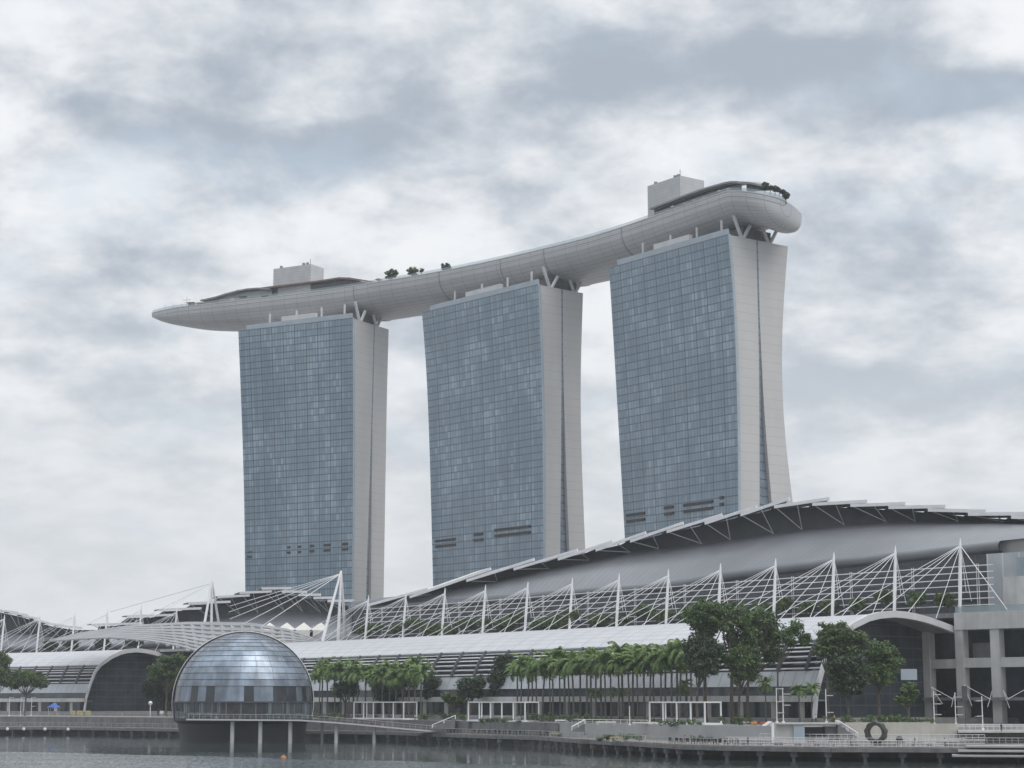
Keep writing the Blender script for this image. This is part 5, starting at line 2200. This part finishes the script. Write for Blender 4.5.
# planted terrace under the hall roof
RN = random.Random(77)
k = .35
i = 0
while k < 12.3:
    i += 1
    z = 35.4
    o = -2.2 - RN.random() * 1.6
    p = M(k, o, z)
    big = k < 3.2
    rx, ry = (3.1, 1.2) if big else (RN.uniform(2.8, 4.8), RN.uniform(1.7, 3.0))
    hz = z + (RN.uniform(3.6, 6.2) if big else RN.uniform(2.4, 6.0))
    root = thing('terrace_tree', '%s small tree from the right on the planted terrace behind the cable masts' % ORD[i], 'tree', p, 'trees on the planted terrace')
    m = MB()
    m.tube([p, (p.x, p.y, hz)], [.16, .08], 6)
    for s in range(4):
        m.tube([(p.x, p.y, hz - 1.2), (p.x + RN.gauss(0, 1.2), p.y + RN.gauss(0, 1.2), hz + .3)], [.07, .03], 5)
    m.build('trunk', MT['bark'], root)
    m = MB()
    for dz in ((0, -1.6) if big else (0,)):
        crown_of(m, RN, (Vector((p.x + RN.uniform(-.5, .5), p.y, hz + dz)), Vector((rx, rx, ry * (.6 if dz else 1)))), 5 if big else 7, .26, .95)
    m.build('crown', MT['foliage_light' if RN.random() < .6 else 'foliage'], root, recalc=False)
    k += RN.uniform(.36, .52)
for i, kk in enumerate((18.9, 19.8, 20.7, 21.3)):
    p = M(kk, -4, 34.8)
    root = thing('terrace_tree', '%s terrace tree from the right behind the masts left of the canopy' % ORD[i + 1], 'tree', p, 'trees on the far left terrace')
    MB().tube([p, p + Vector((0, 0, 4))], .15, 6).build('trunk', MT['bark'], root)
    m = MB()
    crown_of(m, RN, (p + Vector((0, 0, 4.2)), Vector((4.2, 3.5, 2.4))), 8, .3, 1.1)
    m.build('crown', MT['foliage_dark'], root, recalc=False)

# trees and plants up on the sky deck
def sky_tree(seed, x, y, r, label, mat='foliage_light'):
    a, b, d = station_at(x)
    nn = (b - a).normalized()
    p = a + nn * 5 + Vector((0, 0, -1.2))
    rnd = random.Random(seed)
    z = solve_z(p.x, p.y, PL([(x - 1, y), (x + 1, y)]), Z_D + 4)
    root = thing('deck_tree', label, 'tree', p, 'trees on the sky deck')
    m = MB()
    m.tube([p, (p.x, p.y, z)], [.25, .15], 6)
    m.build('trunk', MT['bark'], root)
    m = MB()
    crown_of(m, rnd, (Vector((p.x, p.y, z)), Vector((r, r, r * .8))), 4.5, .3, .95)
    m.build('crown', MT[mat], root, recalc=False)


sky_tree(1, 388, 274.5, 3.6, 'round green tree on the sky deck right of the left tower')
sky_tree(2, 402, 272, 3.2, 'smaller round tree on the sky deck, second right of the left tower')
sky_tree(3, 413, 270, 1.2, 'tiny shrub on the sky deck between two trees', 'foliage_dark')
sky_tree(4, 438, 267, 2.6, 'lone small tree on the sky deck left of the middle tower', 'foliage_dark')
for i, (x, y, r) in enumerate(((763, 184.5, 1.4), (768, 187.5, 1.2), (774, 188.5, 1.7), (780, 192, 1.3), (786, 195, 1.2), (789, 197, 1.2), (760, 186.5, .9), (771, 189.5, 1.0), (777, 190.5, .9), (783, 193.5, 1.0))):
    idx = min(range(len(dat), len(stations)), key=lambda q: abs(proj(stations[q][0])[0] - x))
    a, b, d = stations[idx]
    nn = (b - a).normalized()
    p = a + nn * 1.2 + Vector((0, 0, -1.2))
    z = solve_z(p.x, p.y, PL([(x - 1, y), (x + 1, y)]), Z_D + 4)
    root = thing('deck_tree', '%s small tree from the left on the rounded right end of the sky deck' % ORD[i + 1], 'tree', p, 'trees on the rounded end of the sky deck')
    MB().tube([p, (p.x, p.y, z)], .14, 6).build('trunk', MT['bark'], root)
    m = MB()
    crown_of(m, random.Random(900 + i), (Vector((p.x, p.y, z)), Vector((r, r, r * .6))), 8, .3, .8)
    m.build('crown', MT['foliage_dark'], root, recalc=False)

# ------------------------------------------------------------------ damp air over the bay
HAZE = 0.00011
if HAZE > 0:
    hm = bpy.data.materials.new('damp_air')
    hm.use_nodes = True
    nt = hm.node_tree
    nt.nodes.clear()
    out = nd(nt, 'ShaderNodeOutputMaterial')
    pv = nd(nt, 'ShaderNodeVolumePrincipled')
    pv.inputs['Color'].default_value = (.93, .96, 1.0, 1)
    pv.inputs['Density'].default_value = HAZE
    pv.inputs['Anisotropy'].default_value = .2
    nt.links.new(pv.outputs[0], out.inputs['Volume'])
    hb = MB()
    hb.box(-3000, 3000, -400, 3200, -12, 250)
    o = hb.build('haze', hm, None)
    o['kind'] = 'stuff'
